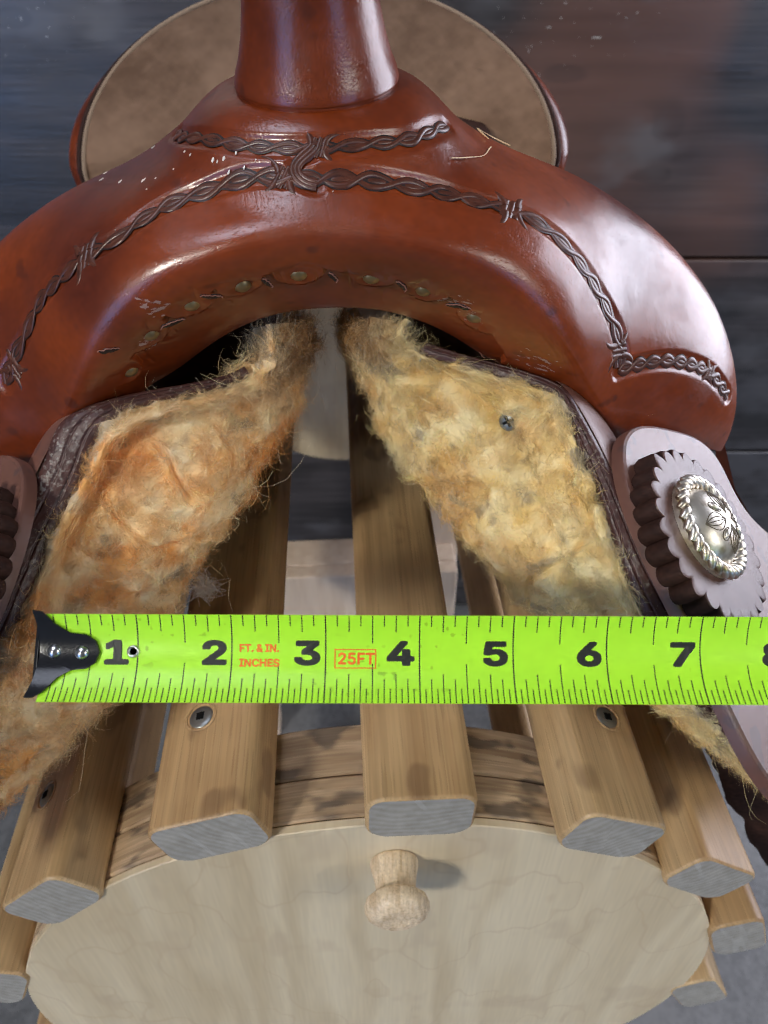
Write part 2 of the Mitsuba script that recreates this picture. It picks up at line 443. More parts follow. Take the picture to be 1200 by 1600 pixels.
def slat_mesh(L, w=.0405, t=.027, y0=-.006):
    a = Polygon([(-w / 2, -t / 2 + .004), (-w / 2 + .006, -t / 2), (w / 2 - .006, -t / 2), (w / 2, -t / 2 + .004), (w / 2, t / 2), (-w / 2, t / 2)])
    a = a.buffer(-.0065).buffer(.0065, quad_segs=6)
    xy = np.array(a.exterior.coords)[:-1]
    xy = xy[::-1] if Polygon(xy).exterior.is_ccw is False else xy
    prof = [(y0, .0), (y0, -.0009), (y0 + .0008, -.0002), (y0 + .002, 0)]
    rings = []
    c = xy.mean(0)
    for y, inset in ((y0, -.0014), (y0 + .0005, -.0006), (y0 + .0016, 0), (L * .25, 0), (L * .5, 0), (L * .75, 0), (L - .0016, 0), (L, -.0014)):
        d = xy - c
        l = np.linalg.norm(d, axis=1, keepdims=True)
        q = c + d * (1 + inset / l)
        rings.append(np.stack([q[:, 0], np.full(len(q), y), q[:, 1]], 1))
    P = np.array(rings)
    body = grid(P, True)
    n = len(xy)
    v = np.vstack([body.vertices, [[c[0], L, c[1]]]])
    i = np.arange(n); j = (i + 1) % n
    e = (len(rings) - 1) * n
    f = np.vstack([body.faces, np.stack([np.full(n, len(v) - 1), e + j, e + i], 1)])
    body = tm(v, f)
    v = np.vstack([P[0], [[c[0], y0, c[1]]]])
    cap = tm(v, np.stack([np.full(n, n), i, j], 1))
    # outward winding
    if body.face_normals[0] @ (body.triangles_center[0] - np.array([c[0], 0, c[1]])) < 0:
        body.faces = body.faces[:, ::-1]
    if cap.face_normals[0][1] > 0:
        cap.faces = cap.faces[:, ::-1]
    return body, cap


SLATS = [  # angle on the barrel (0 = top, + = right), own tilt, y start, width, radius add
    (5.4, 1.5, -.006, .0405, .0), (-18.7, -18, -.004, .0425, -.001), (-45.2, -43, -.003, .041, -.004), (-77.5, -68, -.002, .040, -.002), (-110, -106, -.001, .040, -.001),
    (29.6, 24, -.006, .0395, .0), (51.5, 36, -.004, .039, -.002), (76, 70, -.003, .039, -.002), (102, 62, -.001, .040, .0), (134, 134, 0, .04, 0), (-140, -140, 0, .04, 0), (170, 170, 0, .04, 0)]
TH = .027


def screw_mesh(r=.0052):
    head = lathe([(0, -.0014), (r * .98, -.0012), (r, -.0004), (r * .9, .0002), (r * .55, .0005), (0, .0006)], 28)
    bars = []
    return head


def screw_cross(r=.0052):
    return box((-r * .30, -r * .30, .0), (r * .30, r * .30, .0009))


for k, (ang, tilt, y0, w, dr_) in enumerate(SLATS):
    a, ti = math.radians(ang), math.radians(tilt)
    rad = RB + TH / 2 + .001 + dr_
    o = np.array([rad * math.sin(a), 0, rad * math.cos(a)])
    X = np.array([math.cos(ti), 0, -math.sin(ti)]); Z = np.array([math.sin(ti), 0, math.cos(ti)]); Y = np.array([0, 1, 0])
    body, cap = slat_mesh(LEN + .046 + .003 * (k % 3), w, TH, y0)
    for m_, key, mat in ((body, 'saddle_stand__slat', f'slat_wood_{k % 3}'), (cap, 'end', 'end_grain')):
        m_ = frame_mesh(m_, o, X, Y, Z)
        m_.vertices = to_stand(m_.vertices)
        if key == 'end':
            part(skey + '__end_face', m_, mat, smooth=False)
        else:
            skey = part(key, m_, mat, smooth=40)
    if k in (0, 1, 2, 5):
        top = TH / 2
        ys = .041
        xo = {0: .002, 1: -.003, 2: -.004}.get(k, .004)
        hole = lathe([(.0068, .00005), (.0060, .0003), (.0054, -.0022), (0, -.0022)], 28)
        for mm, mat, nm in ((hole, f'slat_wood_{k % 3}', 'screw_hole'), (screw_mesh(), 'screw_steel', 'screw'), (screw_cross(), 'dark_hole', 'screw_socket')):
            mm = mm.copy()
            mm.apply_translation((xo, ys, top + (.0003 if nm != 'screw_hole' else .0002)))
            mm = frame_mesh(mm, o, X, Y, Z)
            mm.vertices = to_stand(mm.vertices)
            part(skey + '__' + nm, mm, mat, smooth=40)


def ring_board(y0, y1, r, nm, mat, chamfer=.001):
    n = 128
    prof = [(0, y0), (r - chamfer, y0), (r, y0 + chamfer), (r, y1 - chamfer), (r - chamfer, y1), (0, y1)]
    w = np.arange(n) * 2 * np.pi / n
    P = np.array([[(q * math.sin(t), y, q * math.cos(t)) for t in w] for q, y in prof])
    m = grid(P, True)
    m.vertices = to_stand(m.vertices)
    if m.face_normals[n + 3] @ (m.triangles_center[n + 3] - to_stand([0, (y0 + y1) / 2, 0])) < 0:
        m.faces = m.faces[:, ::-1]
    return part(nm, m, mat, smooth=30)


ring_board(-.0005, .0032, RB - .0003, 'saddle_stand__end_panel', 'plywood', .0005)
ring_board(.0036, .0215, RB, 'saddle_stand__end_ring', 'ring_ply')
ring_board(.0222, .0452, RB - .0005, 'saddle_stand__end_ring', 'ring_ply')
ring_board(LEN + .002, LEN + .040, RB, 'saddle_stand__back_board', 'plywood')
# knob: turned, axis towards -y
kp = [(.0, .0003), (.0124, .0003), (.0128, .0012), (.0127, .0035), (.0121, .0060), (.0113, .0090), (.0110, .0096), (.0109, .0104), (.0105, .0140), (.0103, .0165), (.0106, .0172),
      (.0130, .0182), (.0156, .0202), (.0166, .0230), (.0165, .0256), (.0150, .0284), (.0128, .0300), (.0122, .0301), (.0112, .0309), (.0104, .0312), (.0064, .0313), (.0058, .0309), (.0030, .0303), (0, .0301)]
kn = lathe(kp, 64)
kn = frame_mesh(kn, (.0085, -.0005, .1435), (.76, 0, 0), (0, 0, .76), (0, -.76, 0))
kn.vertices = to_stand(kn.vertices)
if kn.volume < 0: kn.faces = kn.faces[:, ::-1]
part('saddle_stand__end_panel__knob', kn, 'knob_wood', smooth=28)
# legs and rails
for sx in (-1, 1):
    for yy in (LEN - .06, .17):
        b = rbox((.044, .044, .79), .004, 8)
        b.apply_translation((0, 0, -.395))
        sh = np.eye(4); sh[0, 2] = -sx * (.02 if yy > .3 else .03)
        b.apply_transform(sh)
        b.apply_translation((sx * (.128 if yy > .3 else .15) - .014, yy, .02 if yy > .3 else -.10))
        v = np.array(b.vertices); zf = -STAND_O[2]
        v[:, 2] = np.maximum(v[:, 2], zf + .0005)
        b.vertices = to_stand(v)
        part('saddle_stand__leg', b, 'pale_wood', smooth=40)
for z, y in ((-.300, LEN - .09), (-.42, .17)):
    b = rbox((.27, .022, .085), .003, 8)
    b.apply_translation((0, y - .035, z))
    b.vertices = to_stand(b.vertices)
    part('saddle_stand__rail', b, 'pale_wood', smooth=40)
    b = rbox((.27, .05, .018), .003, 8)
    b.apply_translation((0, y + .0015, z + .034))
    b.vertices = to_stand(b.vertices)
    part('saddle_stand__rail', b, 'pale_wood', smooth=40)
for sx in (-1, 1):
    b = rbox((.022, LEN - .28, .06), .003, 8)
    b.apply_translation((sx * .142, .17 + (LEN - .22) / 2 - .02, -.55))
    b.vertices = to_stand(b.vertices)
    part('saddle_stand__side_rail', b, 'pale_wood', smooth=40)
say('saddle_stand', 'pale wooden barrel shaped saddle stand with rounded slats and round end panel', 'saddle stand')
say('saddle_stand__end_panel', 'round pale plywood end panel with wavy grain')

# ------------------------------------------------------------------ saddle (frame: x right, y back, z up; origin above the gullet)
FORK = np.array([[[-164.6, 64.0, -256.9], [-160.3, 64.0, -217.7], [-142.8, 70.0, -182.3], [-117.1, 74.0, -155.7], [-86.4, 74.0, -135.2], [-54.2, 72.0, -120.0], [-25.7, 69.0, -101.6], [0.0, 69.0, -100.9], [25.7, 69.0, -101.6], [54.2, 72.0, -120.0], [86.4, 74.0, -135.2], [117.1, 74.0, -155.7], [142.8, 70.0, -182.3], [160.3, 64.0, -217.7], [164.6, 64.0, -256.9]], [[-171.7, 52.0, -221.9], [-167.2, 52.0, -182.7], [-149.0, 58.0, -147.3], [-122.2, 62.0, -120.7], [-90.1, 62.0, -100.2], [-56.5, 60.0, -85.0], [-26.8, 57.0, -66.6], [0.0, 57.0, -65.9], [26.8, 57.0, -66.6], [56.5, 60.0, -85.0], [90.1, 62.0, -100.2], [122.2, 62.0, -120.7], [149.0, 58.0, -147.3], [167.2, 52.0, -182.7], [171.7, 52.0, -221.9]], [[-177.0, 30.0, -211.9], [-172.4, 30.0, -172.7], [-153.6, 36.0, -137.3], [-126.0, 40.0, -110.7], [-92.9, 40.0, -90.2], [-58.3, 38.0, -75.0], [-27.6, 35.0, -56.6], [0.0, 35.0, -55.9], [27.6, 35.0, -56.6], [58.3, 38.0, -75.0], [92.9, 40.0, -90.2], [126.0, 40.0, -110.7], [153.6, 36.0, -137.3], [172.4, 30.0, -172.7], [177.0, 30.0, -211.9]], [[-148.7, 8.0, -191.2], [-143.9, 4.0, -163.3], [-127.9, 6.0, -135.9], [-108.7, 12.0, -111.3], [-83.8, 10.0, -90.0], [-54.8, 6.0, -76.0], [-26.6, 3.0, -63.7], [0.0, 2.0, -62.7], [26.6, 3.0, -63.7], [54.8, 6.0, -76.0], [83.8, 10.0, -90.0], [108.7, 12.0, -111.3], [127.9, 6.0, -135.9], [143.9, 4.0, -163.3], [148.7, 8.0, -191.2]], [[-122.4, -4.0, -179.6], [-112.2, -10.0, -160.1], [-100.4, -13.0, -134.9], [-91.1, -13.0, -113.0], [-76.1, -12.0, -93.4], [-54.6, -12.0, -81.7], [-27.0, -12.0, -75.1], [0.0, -12.0, -72.3], [27.0, -12.0, -75.1], [54.6, -12.0, -81.7], [76.1, -12.0, -93.4], [91.1, -13.0, -113.0], [100.4, -13.0, -134.9], [112.2, -10.0, -160.1], [122.4, -4.0, -179.6]], [[-110.2, -8.0, -176.2], [-99.1, -17.0, -156.3], [-86.9, -24.0, -135.6], [-75.3, -29.0, -116.9], [-61.0, -30.0, -100.8], [-43.0, -30.0, -89.7], [-20.4, -29.0, -83.6], [0.0, -28.0, -81.7], [20.4, -29.0, -83.6], [43.0, -30.0, -89.7], [61.0, -30.0, -100.8], [75.3, -29.0, -116.9], [86.9, -24.0, -135.6], [99.1, -17.0, -156.3], [110.2, -8.0, -176.2]], [[-106.8, -4.0, -179.4], [-96.4, -12.0, -160.9], [-84.5, -17.0, -146.1], [-70.7, -20.0, -132.2], [-57.4, -21.0, -121.0], [-39.7, -21.0, -109.3], [-19.2, -20.0, -102.5], [0.0, -20.0, -100.6], [19.2, -20.0, -102.5], [39.7, -21.0, -109.3], [57.4, -21.0, -121.0], [70.7, -20.0, -132.2], [84.5, -17.0, -146.1], [96.4, -12.0, -160.9], [106.8, -4.0, -179.4]], [[-105.3, 6.0, -185.7], [-95.4, -1.0, -168.0], [-83.9, -3.0, -155.1], [-68.5, -3.0, -148.3], [-54.0, -3.0, -140.1], [-38.4, -3.0, -129.6], [-19.2, -3.0, -121.9], [0.0, -3.0, -120.0], [19.2, -3.0, -121.9], [38.4, -3.0, -129.6], [54.0, -3.0, -140.1], [68.5, -3.0, -148.3], [83.9, -3.0, -155.1], [95.4, -1.0, -168.0], [105.3, 6.0, -185.7]], [[-107.4, 20.0, -182.7], [-97.3, 13.0, -165.0], [-85.6, 11.0, -152.1], [-69.9, 11.0, -145.3], [-55.1, 11.0, -137.1], [-39.2, 11.0, -126.6], [-19.5, 11.0, -118.9], [0.0, 11.0, -117.0], [19.5, 11.0, -118.9], [39.2, 11.0, -126.6], [55.1, 11.0, -137.1], [69.9, 11.0, -145.3], [85.6, 11.0, -152.1], [97.3, 13.0, -165.0], [107.4, 20.0, -182.7]], [[-107.4, 56.0, -181.7], [-97.3, 49.0, -164.0], [-85.6, 47.0, -151.1], [-69.9, 47.0, -144.3], [-55.1, 47.0, -136.1], [-39.2, 47.0, -125.6], [-19.5, 47.0, -117.9], [0.0, 47.0, -116.0], [19.5, 47.0, -117.9], [39.2, 47.0, -125.6], [55.1, 47.0, -136.1], [69.9, 47.0, -144.3], [85.6, 47.0, -151.1], [97.3, 49.0, -164.0], [107.4, 56.0, -181.7]]]) / 1000
T1, T2, T3, T4 = [[0.128, 0.3861], [0.1554, 0.3877], [0.1845, 0.3968], [0.2207, 0.4077], [0.2612, 0.4375], [0.2942, 0.4531], [0.3281, 0.463], [0.3693, 0.4419], [0.4009, 0.4323], [0.426, 0.437], [0.4653, 0.4622], [0.4908, 0.4767], [0.5331, 0.4729], [0.5722, 0.4562], [0.6008, 0.4442], [0.6318, 0.4459], [0.6545, 0.4415], [0.6889, 0.4426], [0.7143, 0.4444], [0.7443, 0.4434], [0.7762, 0.4396], [0.8098, 0.4312], [0.8416, 0.4279], [0.8731, 0.4436]], [[0.8767, 0.4455], [0.8764, 0.4225], [0.8778, 0.3945], [0.8843, 0.3563], [0.8992, 0.3229], [0.9103, 0.3058], [0.9238, 0.2919], [0.9393, 0.2746]], [[0.3804, 0.251], [0.4036, 0.3275], [0.427, 0.3656], [0.4534, 0.4035], [0.4879, 0.4325], [0.5077, 0.436], [0.5323, 0.4233], [0.5621, 0.3922], [0.5841, 0.3564], [0.6083, 0.302]], [[0.4989, 0.4334], [0.4898, 0.4478], [0.4824, 0.4599], [0.4855, 0.4754], [0.4984, 0.4858]]
BARBS = [[0.5013, 0.4358], [0.4717, 0.4675], [0.2918, 0.452], [0.6547, 0.4431], [0.854, 0.434], [0.9103, 0.3058], [0.1446, 0.3946]]
TACKS = [[0.2331, 0.6786], [0.2939, 0.6473], [0.3517, 0.6475], [0.407, 0.6531], [0.4698, 0.6541], [0.554, 0.6641], [0.6111, 0.6691], [0.6725, 0.6787], [0.7655, 0.745]]
NV, NU = 300, 760
nv, nu = FORK.shape[:2]
_sp = [RectBivariateSpline(np.linspace(0, 1, nv), np.linspace(0, 1, nu), FORK[..., k], kx=3, ky=3) for k in range(3)]


SGN = 1.0
HORN_O = np.array([.0005, .021, -.0515])
HORN_Z = np.array([-.02, -.10, 1.0]); HORN_Z /= np.linalg.norm(HORN_Z)


def rise_to_horn(p):
    """the fork swells up to the foot of the horn"""
    d = p - HORN_O
    h = d @ HORN_Z
    rho = np.linalg.norm(d - h[:, None] * HORN_Z, axis=1)
    t = np.clip((rho - .0255) / .026, 0, 1)
    k = np.maximum(-.0022 - h, 0) * (1 - t) ** 2 * (1 + .6 * t) * (h > -.03)
    return p + HORN_Z * k[:, None]


def fork_at(uv):
    uv = np.asarray(uv, float).reshape(-1, 2)
    ev = lambda a, b: rise_to_horn(np.stack([s.ev(np.clip(b, 0, 1), np.clip(a, 0, 1)) for s in _sp], 1))
    e = 5e-4
    p = ev(uv[:, 0], uv[:, 1])
    n = np.cross(ev(uv[:, 0], uv[:, 1] + e) - ev(uv[:, 0], uv[:, 1] - e), ev(uv[:, 0] + e, uv[:, 1]) - ev(uv[:, 0] - e, uv[:, 1]))
    n /= np.maximum(np.linalg.norm(n, axis=1, keepdims=True), 1e-15)
    return p + n * (SGN * .0011 * (meshkit.fbm(p * 22, 2) - .5))[:, None], n


v_, u_ = np.meshgrid(np.linspace(0, 1, NV), np.linspace(0, 1, NU), indexing='ij')
FP, FN = fork_at(np.stack([u_.ravel(), v_.ravel()], 1))
c0 = FP.reshape(NV, NU, 3)[int(NV * .45), NU // 2]
if FN.reshape(NV, NU, 3)[int(NV * .45), NU // 2] @ np.array([0, -.7, .7]) < 0:
    SGN = -1.0
else:
    SGN = 1.0
FN = FN * SGN


def on_fork(uvpts, n):
    """dense curve on the fork: points, outward normals"""
    uvp = curve(uvpts, n)
    p, nn = fork_at(uvp)
    return p, nn * SGN


def even(uvpts, step):
    p, _ = on_fork(uvpts, 600)
    s = np.concatenate([[0], np.cumsum(np.linalg.norm(np.diff(p, axis=0), axis=1))])
    uvd = curve(uvpts, 600)
    n = max(8, int(s[-1] / step))
    t = np.linspace(0, s[-1], n)
    uvq = np.stack([np.interp(t, s, uvd[:, k]) for k in range(2)], 1)
    p, nn = fork_at(uvq)
    return p, nn * SGN, t


lines = [(T1, 10.6e-3, 1.95e-3), (T2, 7.4e-3, 1.6e-3), (T3, 9.2e-3, 1.25e-3)]
disp = np.zeros(len(FP))
allp = []
strands, leaves, recess = [], [], []
for uvl, lam, amp in lines:
    p, n, s = even(uvl, .0004)
    allp.append(p)
    t = np.gradient(p, axis=0); t /= np.linalg.norm(t, axis=1, keepdims=True)
    b = np.cross(n, t)
    wob = 1 + .10 * np.sin(s * 210) + .06 * np.sin(s * 517 + 1)
    ph = np.pi * s / lam + .25 * np.sin(s * 130)
    env = np.abs(amp * wob * np.sin(ph)) + (.0010 if amp < 1.5e-3 else .0013)
    q = np.linspace(-1, 1, 7)
    recess.append(grid(p[:, None] + b[:, None] * (env[:, None] * q)[..., None] - n[:, None] * .00044 + n[:, None] * (.00010 * (1 - q[None, :, None] ** 2))))
    for sg in (-1, 1):
        off = sg * amp * wob * np.sin(ph)
        lift = -.00062 + .00036 * (sg * np.cos(ph) * .5 + .5)
        wd = (.76 if amp < 1.5e-3 else 1.0) * (.00078 + .00012 * np.sin(s * 333)) * (1 + .25 * np.abs(np.sin(ph)))
        strands.append(tube(p + b * off[:, None] + n * lift[:, None], wd, 10, n, .46))
    # leaf pads in the eyes
    k = 0
    while True:
        sc = (k + .5) * lam
        if sc > s[-1]: break
        i = int(np.argmin(np.abs(ph - np.pi * (k + .5))))
        if i < 4 or i > len(s) - 5: k += 1; continue
        L = lam * .30
        q = np.linspace(-1, 1, 11)
        idx = np.clip(np.searchsorted(s, s[i] + q * L), 0, len(s) - 1)
        leaves.append(tube(p[idx] - n[idx] * .00042, amp * .46 * np.sqrt(np.maximum(1 - q ** 2, .01)), 10, n[idx], .30))
        k += 1
P4, N4, S4 = even(T4, .0004)
t4 = np.gradient(P4, axis=0); t4 /= np.linalg.norm(t4, axis=1, keepdims=True); b4 = np.cross(N4, t4)
for o_ in (-.0011, 0, .0011):
    strands.append(tube(P4 + b4 * o_ - N4 * .00005, .00072, 8, N4, .5))
allp.append(P4)


def barb(uvc, d_uv, size=1.0, seed=0):
    """two wraps and four curved prongs about a wire point"""
    r = np.random.default_rng(seed)
    p, n = on_fork([uvc, (uvc[0] + 1e-4, uvc[1])], 2)
    p, n = p[0], n[0]
    t = d_uv - n * (d_uv @ n); t /= np.linalg.norm(t)
    b = np.cross(n, t)
    out = []
    for k in range(3):
        x = (k - 1) * .0021 * size
        q = np.linspace(-1, 1, 9)
        path = p + np.outer(np.full(9, x) + q * .0011 * size, t) + np.outer(q * .0036 * size, b) + np.outer(.0006 * (1 - q ** 2) - .0002, n)
        out.append(snap_tube(path, .00090 * size))
    for sx, sy in ((-1, -1), (-1, 1), (1, -1), (1, 1)):
        q = np.linspace(0, 1, 12)
        cv = r.uniform(.6, 1.2)
        lx = sx * (.0022 + .0062 * q ** 1.5 * cv) * size * r.uniform(.85, 1.15)
        ly = sy * (.0012 + .0052 * np.sin(q * (1.9 if sx * sy > 0 else 1.5)) ** .9) * size * r.uniform(.8, 1.15)
        path = p + np.outer(lx, t) + np.outer(ly, b)
        out.append(snap_tube(path, .00125 * size * (1 - .88 * q ** 1.8)))
    return out


_tree = None


def snap(path):
    d, i = _tree.query(path)
    pp, nn = FP[i], FN[i]
    h = ((path - pp) * nn).sum(1, keepdims=True)
    return path - nn * h, nn


def snap_tube(path, r):
    q, nn = snap(path)
    return tube(q - nn * .00042, r, 8, nn, .58)


_tree = cKDTree(FP)
for k, (uvc, ln) in enumerate(zip(BARBS, (T3, T1, T1, T1, T1, T2, T1))):
    p, n, s = even(ln, .0004)
    pc, _ = fork_at([uvc])
    i = int(np.argmin(np.linalg.norm(p - pc[0], axis=1)))
    d = p[min(i + 6, len(p) - 1)] - p[max(i - 6, 0)]
    strands += barb(uvc, d, [.80, .92, 1.15, 1.1, 1.05, .85, 1.0][k], k)
    allp.append(pc)

wire = np.vstack(allp)
dist, _ = cKDTree(wire).query(FP)
dist = dist + .0009 * np.clip(1 - cKDTree(np.vstack([allp[2], P4])).query(FP)[0] / .006, 0, 1)
gr = 1 - np.clip((dist - .0026) / .0018, 0, 1)
disp -= .00085 * gr * gr * (3 - 2 * gr)
# the cover's scalloped lower edge round the tacks: below it the gullet lining lies deeper
tk = np.array(TACKS)
tkp, tkn = fork_at(tk); tkn = tkn * SGN
o = np.argsort(tk[:, 0])
vt = np.interp(u_.ravel(), tk[o, 0], tk[o, 1])
dtk, itk = cKDTree(tkp).query(FP)
inside = (u_.ravel() > tk[:, 0].min() - .03) & (u_.ravel() < tk[:, 0].max() + .03)
gap = np.interp(u_.ravel(), np.sort(tk[:, 0]), tk[o, 0])
lobe = np.clip(1 - (dtk / (.0088 + .002 * (meshkit.noise(FP * 60, 9) - .5))), 0, 1) ** .8
vedge = vt - .016 + .064 * lobe + .022 * (meshkit.fbm(FP * 110, 2, 77) - .5)
step = np.clip((v_.ravel() - vedge) / .009, 0, 1)
fade = np.clip((.034 - np.abs(np.clip(u_.ravel(), tk[:, 0].min(), tk[:, 0].max()) - u_.ravel())) / .034, 0, 1)
lower = (v_.ravel() < .80)
disp -= .0026 * step * fade * np.where(lower, 1, np.clip((.84 - v_.ravel()) / .04, 0, 1))
disp -= .0013 * np.exp(-(dtk / .0045) ** 2)
nz = meshkit.fbm(FP * np.array([130, 130, 130]), 3) - .5
pucker = np.exp(-(dtk / .012) ** 2)
rag = np.exp(-(dtk / .0085) ** 2) * np.clip((v_.ravel() - vt + .05) / .04, 0, 1)
fold = np.abs(meshkit.noise(FP * np.array([190, 120, 190]), 33) - .5)
disp += .0022 * nz * rag - .0009 * np.clip(1 - fold / .10, 0, 1) * rag * np.clip((dtk - .004) / .003, 0, 1)
fm = grid((FP + FN * disp[:, None]).reshape(NV, NU, 3))
if fm.face_normals[len(fm.faces) // 4] @ FN[np.asarray(fm.faces)[len(fm.faces) // 4][0]] < 0:
    fm.faces = fm.faces[:, ::-1]
fm.vertices = to_saddle(fm.vertices)
_full = tm(fm.vertices, fm.faces)
_vn = np.array(_full.vertex_normals)
_lin = ((step * fade) > .55)[np.asarray(fm.faces)].mean(1) > .5
for _sel, _key, _mat in ((~_lin, 'saddle__fork', 'leather'), (_lin, 'saddle__gullet_lining', 'gullet_leather')):
    _f = np.asarray(fm.faces)[_sel]
    _u, _inv = np.unique(_f, return_inverse=True)
    _m = tm(np.asarray(fm.vertices)[_u], _inv.reshape(-1, 3))
    part(_key, _m, 'leather', smooth=True)
rm = join(recess); rm.vertices = to_saddle(rm.vertices)
part('saddle__fork__tooling_recess', rm, 'tooling_recess', smooth=True)
sm = join(strands); sm.vertices = to_saddle(sm.vertices)
part('saddle__fork__barbed_wire_tooling', sm, 'tooling_dye', smooth=60)
lm = join(leaves); lm.vertices = to_saddle(lm.vertices)
part('saddle__fork__tooled_leaf', lm, 'tooling_dye', smooth=60)
say('saddle__fork__tooled_leaf', None, kind='stuff')
say('saddle__fork__barbed_wire_tooling', 'dark tooled barbed wire border pressed into the leather')
for k in range(len(TACKS)):
    z = tkn[k]; x = np.cross(z, [0, 1, .2]); x /= np.linalg.norm(x); y = np.cross(z, x)
    m = lathe([(0, .0014), (.0010, .0013), (.0019, .0009), (.0026, .0003), (.0028, -.0003), (.0028, -.0008)][::-1], 20)
    m = frame_mesh(m, tkp[k] - z * .0012, x, y, z)
    m.vertices = to_saddle(m.vertices)
    part('saddle__fork__tack', m, 'brass', smooth=60)
    m = lathe([(.0042, -.0002), (.0035, .0001), (.0028, -.0006)], 24)
    m = frame_mesh(m, tkp[k] - z * .0013, x, y, z)
    m.vertices = to_saddle(m.vertices)
    part('saddle__fork__tack_hole', m, 'tooling_recess', smooth=60)
SCUFFS = [tuple(float(x) for x in to_saddle(fork_at([u])[0])[0]) + (rad,) for u, rad in [([0.6555, 0.659], 0.007), ([0.775, 0.883], 0.008), ([0.7849, 0.6707], 0.009), ([0.6732, 0.6746], 0.005), ([0.3148, 0.5975], 0.006), ([0.6393, 0.6623], 0.006), ([0.2809, 0.6508], 0.006), ([0.853, 0.8478], 0.007)]]
# torn notches between the tacks: a dark slit with a pale raw lip
NOTCH = [([0.3738, 0.6418], 0.0036, -0.75), ([0.3243, 0.6498], 0.004, -0.3), ([0.4334, 0.6506], 0.003, -1.35), ([0.5096, 0.656], 0.003, -1.2), ([0.5875, 0.6615], 0.0032, -0.9), ([0.6519, 0.6657], 0.0044, 0.45), ([0.7219, 0.8477], 0.003, 0.6), ([0.2346, 0.595], 0.0034, -0.5)]
_lr = np.random.default_rng(5)
for k, (uvn, ln, ang) in enumerate(NOTCH):
    p, n = fork_at([uvn]); n = n[0] * SGN; p = p[0]
    x = np.cross([0, -1, .2], n); x /= np.linalg.norm(x); y = np.cross(n, x)
    d1 = math.cos(ang) * x + math.sin(ang) * y; d2 = np.cross(n, d1)
    q = np.linspace(-1, 1, 22)
    wv = .35 * meshkit.fbm(np.stack([q * 2.2 + k * 9] * 3, 1), 3, k)
    path = p + np.outer(q * ln, d1) + np.outer((wv - .17) * ln, d2)
    qn, nn = snap(path)
    m = tube(qn - nn * .0001, ln * .34 * np.sqrt(np.maximum(1.03 - q ** 2, .03)), 10, nn, .25)
    m.vertices = to_saddle(m.vertices)
    part('saddle__fork__torn_notch', m, 'tooling_recess', smooth=60)
    lip = qn + d2 * (ln * .30 * np.sqrt(np.maximum(1.0 - q ** 2, 0)))[:, None] + nn * (.0001 + .0005 * meshkit.fbm(np.stack([q * 5 + k * 3] * 3, 1), 2, 30 + k))[:, None]
    m = tube(lip, .00008 + .00024 * meshkit.fbm(np.stack([q * 6 + k * 7] * 3, 1), 2, 50 + k), 8, nn, .8)
    m.vertices = to_saddle(m.vertices)
    part('saddle__fork__raw_leather_lip', m, 'raw_leather', smooth=60)
# dried paint flecks on the left of the fork
FLECK = [([0.3597, 0.233], 0.0006), ([0.3916, 0.3322], 0.0003), ([0.3976, 0.3481], 0.0003), ([0.3196, 0.2237], 0.0006), ([0.3181, 0.2559], 0.0006), ([0.3338, 0.3], 0.0005), ([0.3557, 0.3365], 0.00065), ([0.4184, 0.3869], 0.0005), ([0.4222, 0.3941], 0.0003), ([0.4374, 0.3979], 0.00035), ([0.4431, 0.4302], 0.0004), ([0.431, 0.4243], 0.00045), ([0.3677, 0.3519], 0.0002), ([0.3833, 0.3537], 0.00025), ([0.4275, 0.3955], 0.0005), ([0.3619, 0.373], 0.0002), ([0.3598, 0.5471], 0.0003), ([0.4526, 0.4277], 0.0002), ([0.5121, 0.4938], 0.0002)]
fl = []
for (uvf, sz) in FLECK:
    p, n = fork_at([uvf]); n = n[0] * SGN; p = p[0]
    x = np.cross([.8, -1, .2], n); x /= np.linalg.norm(x); y = np.cross(n, x)
    w = np.linspace(0, 2 * np.pi, 11)[:-1]
    rr = sz * _lr.uniform(.6, 1.2, 10)
    pl = np.stack([rr * np.cos(w) * 1.6, rr * np.sin(w) * .8], 1)
    m = extrude(Polygon(pl).buffer(0), .00022)
    fl.append(frame_mesh(m, p + n * -.00002 + 0 * n, x, y, n))
m = join(fl); m.vertices = to_saddle(m.vertices)
_d, _i = cKDTree(to_saddle(FP + FN * disp[:, None])).query(np.asarray(m.vertices))
part('saddle__fork__paint_fleck', m, 'cream_paint', smooth=False)
say('saddle__fork__paint_fleck', None, kind='stuff')

# horn: neck flares out of the fork, flat cap above the frame
hp = [(.0235, -.014), (.0250, -.0014), (.0255, -.0012), (.0257, -.0006), (.0255, .0004), (.0250, .0025), (.0235, .006), (.0218, .012), (.0203, .020), (.0190, .030), (.0182, .040), (.0185, .048), (.0215, .054), (.0320, .058), (.0375, .062), (.0385, .066), (.037, .071), (.030, .0735), (0, .0745)]
horn = lathe(hp, 96)
hz = np.array([-.02, -.10, 1.0]); hz /= np.linalg.norm(hz)
hx = np.cross([0, 1, 0], hz); hx /= np.linalg.norm(hx); hy = np.cross(hz, hx)
horn = frame_mesh(horn, (0.0005, .021, -.0515), hx, hy, hz)
hv = np.array(horn.vertices)
horn.vertices = to_saddle(hv)
if horn.volume < 0: horn.faces = horn.faces[:, ::-1]
part('saddle__horn', horn, 'leather', smooth=50)
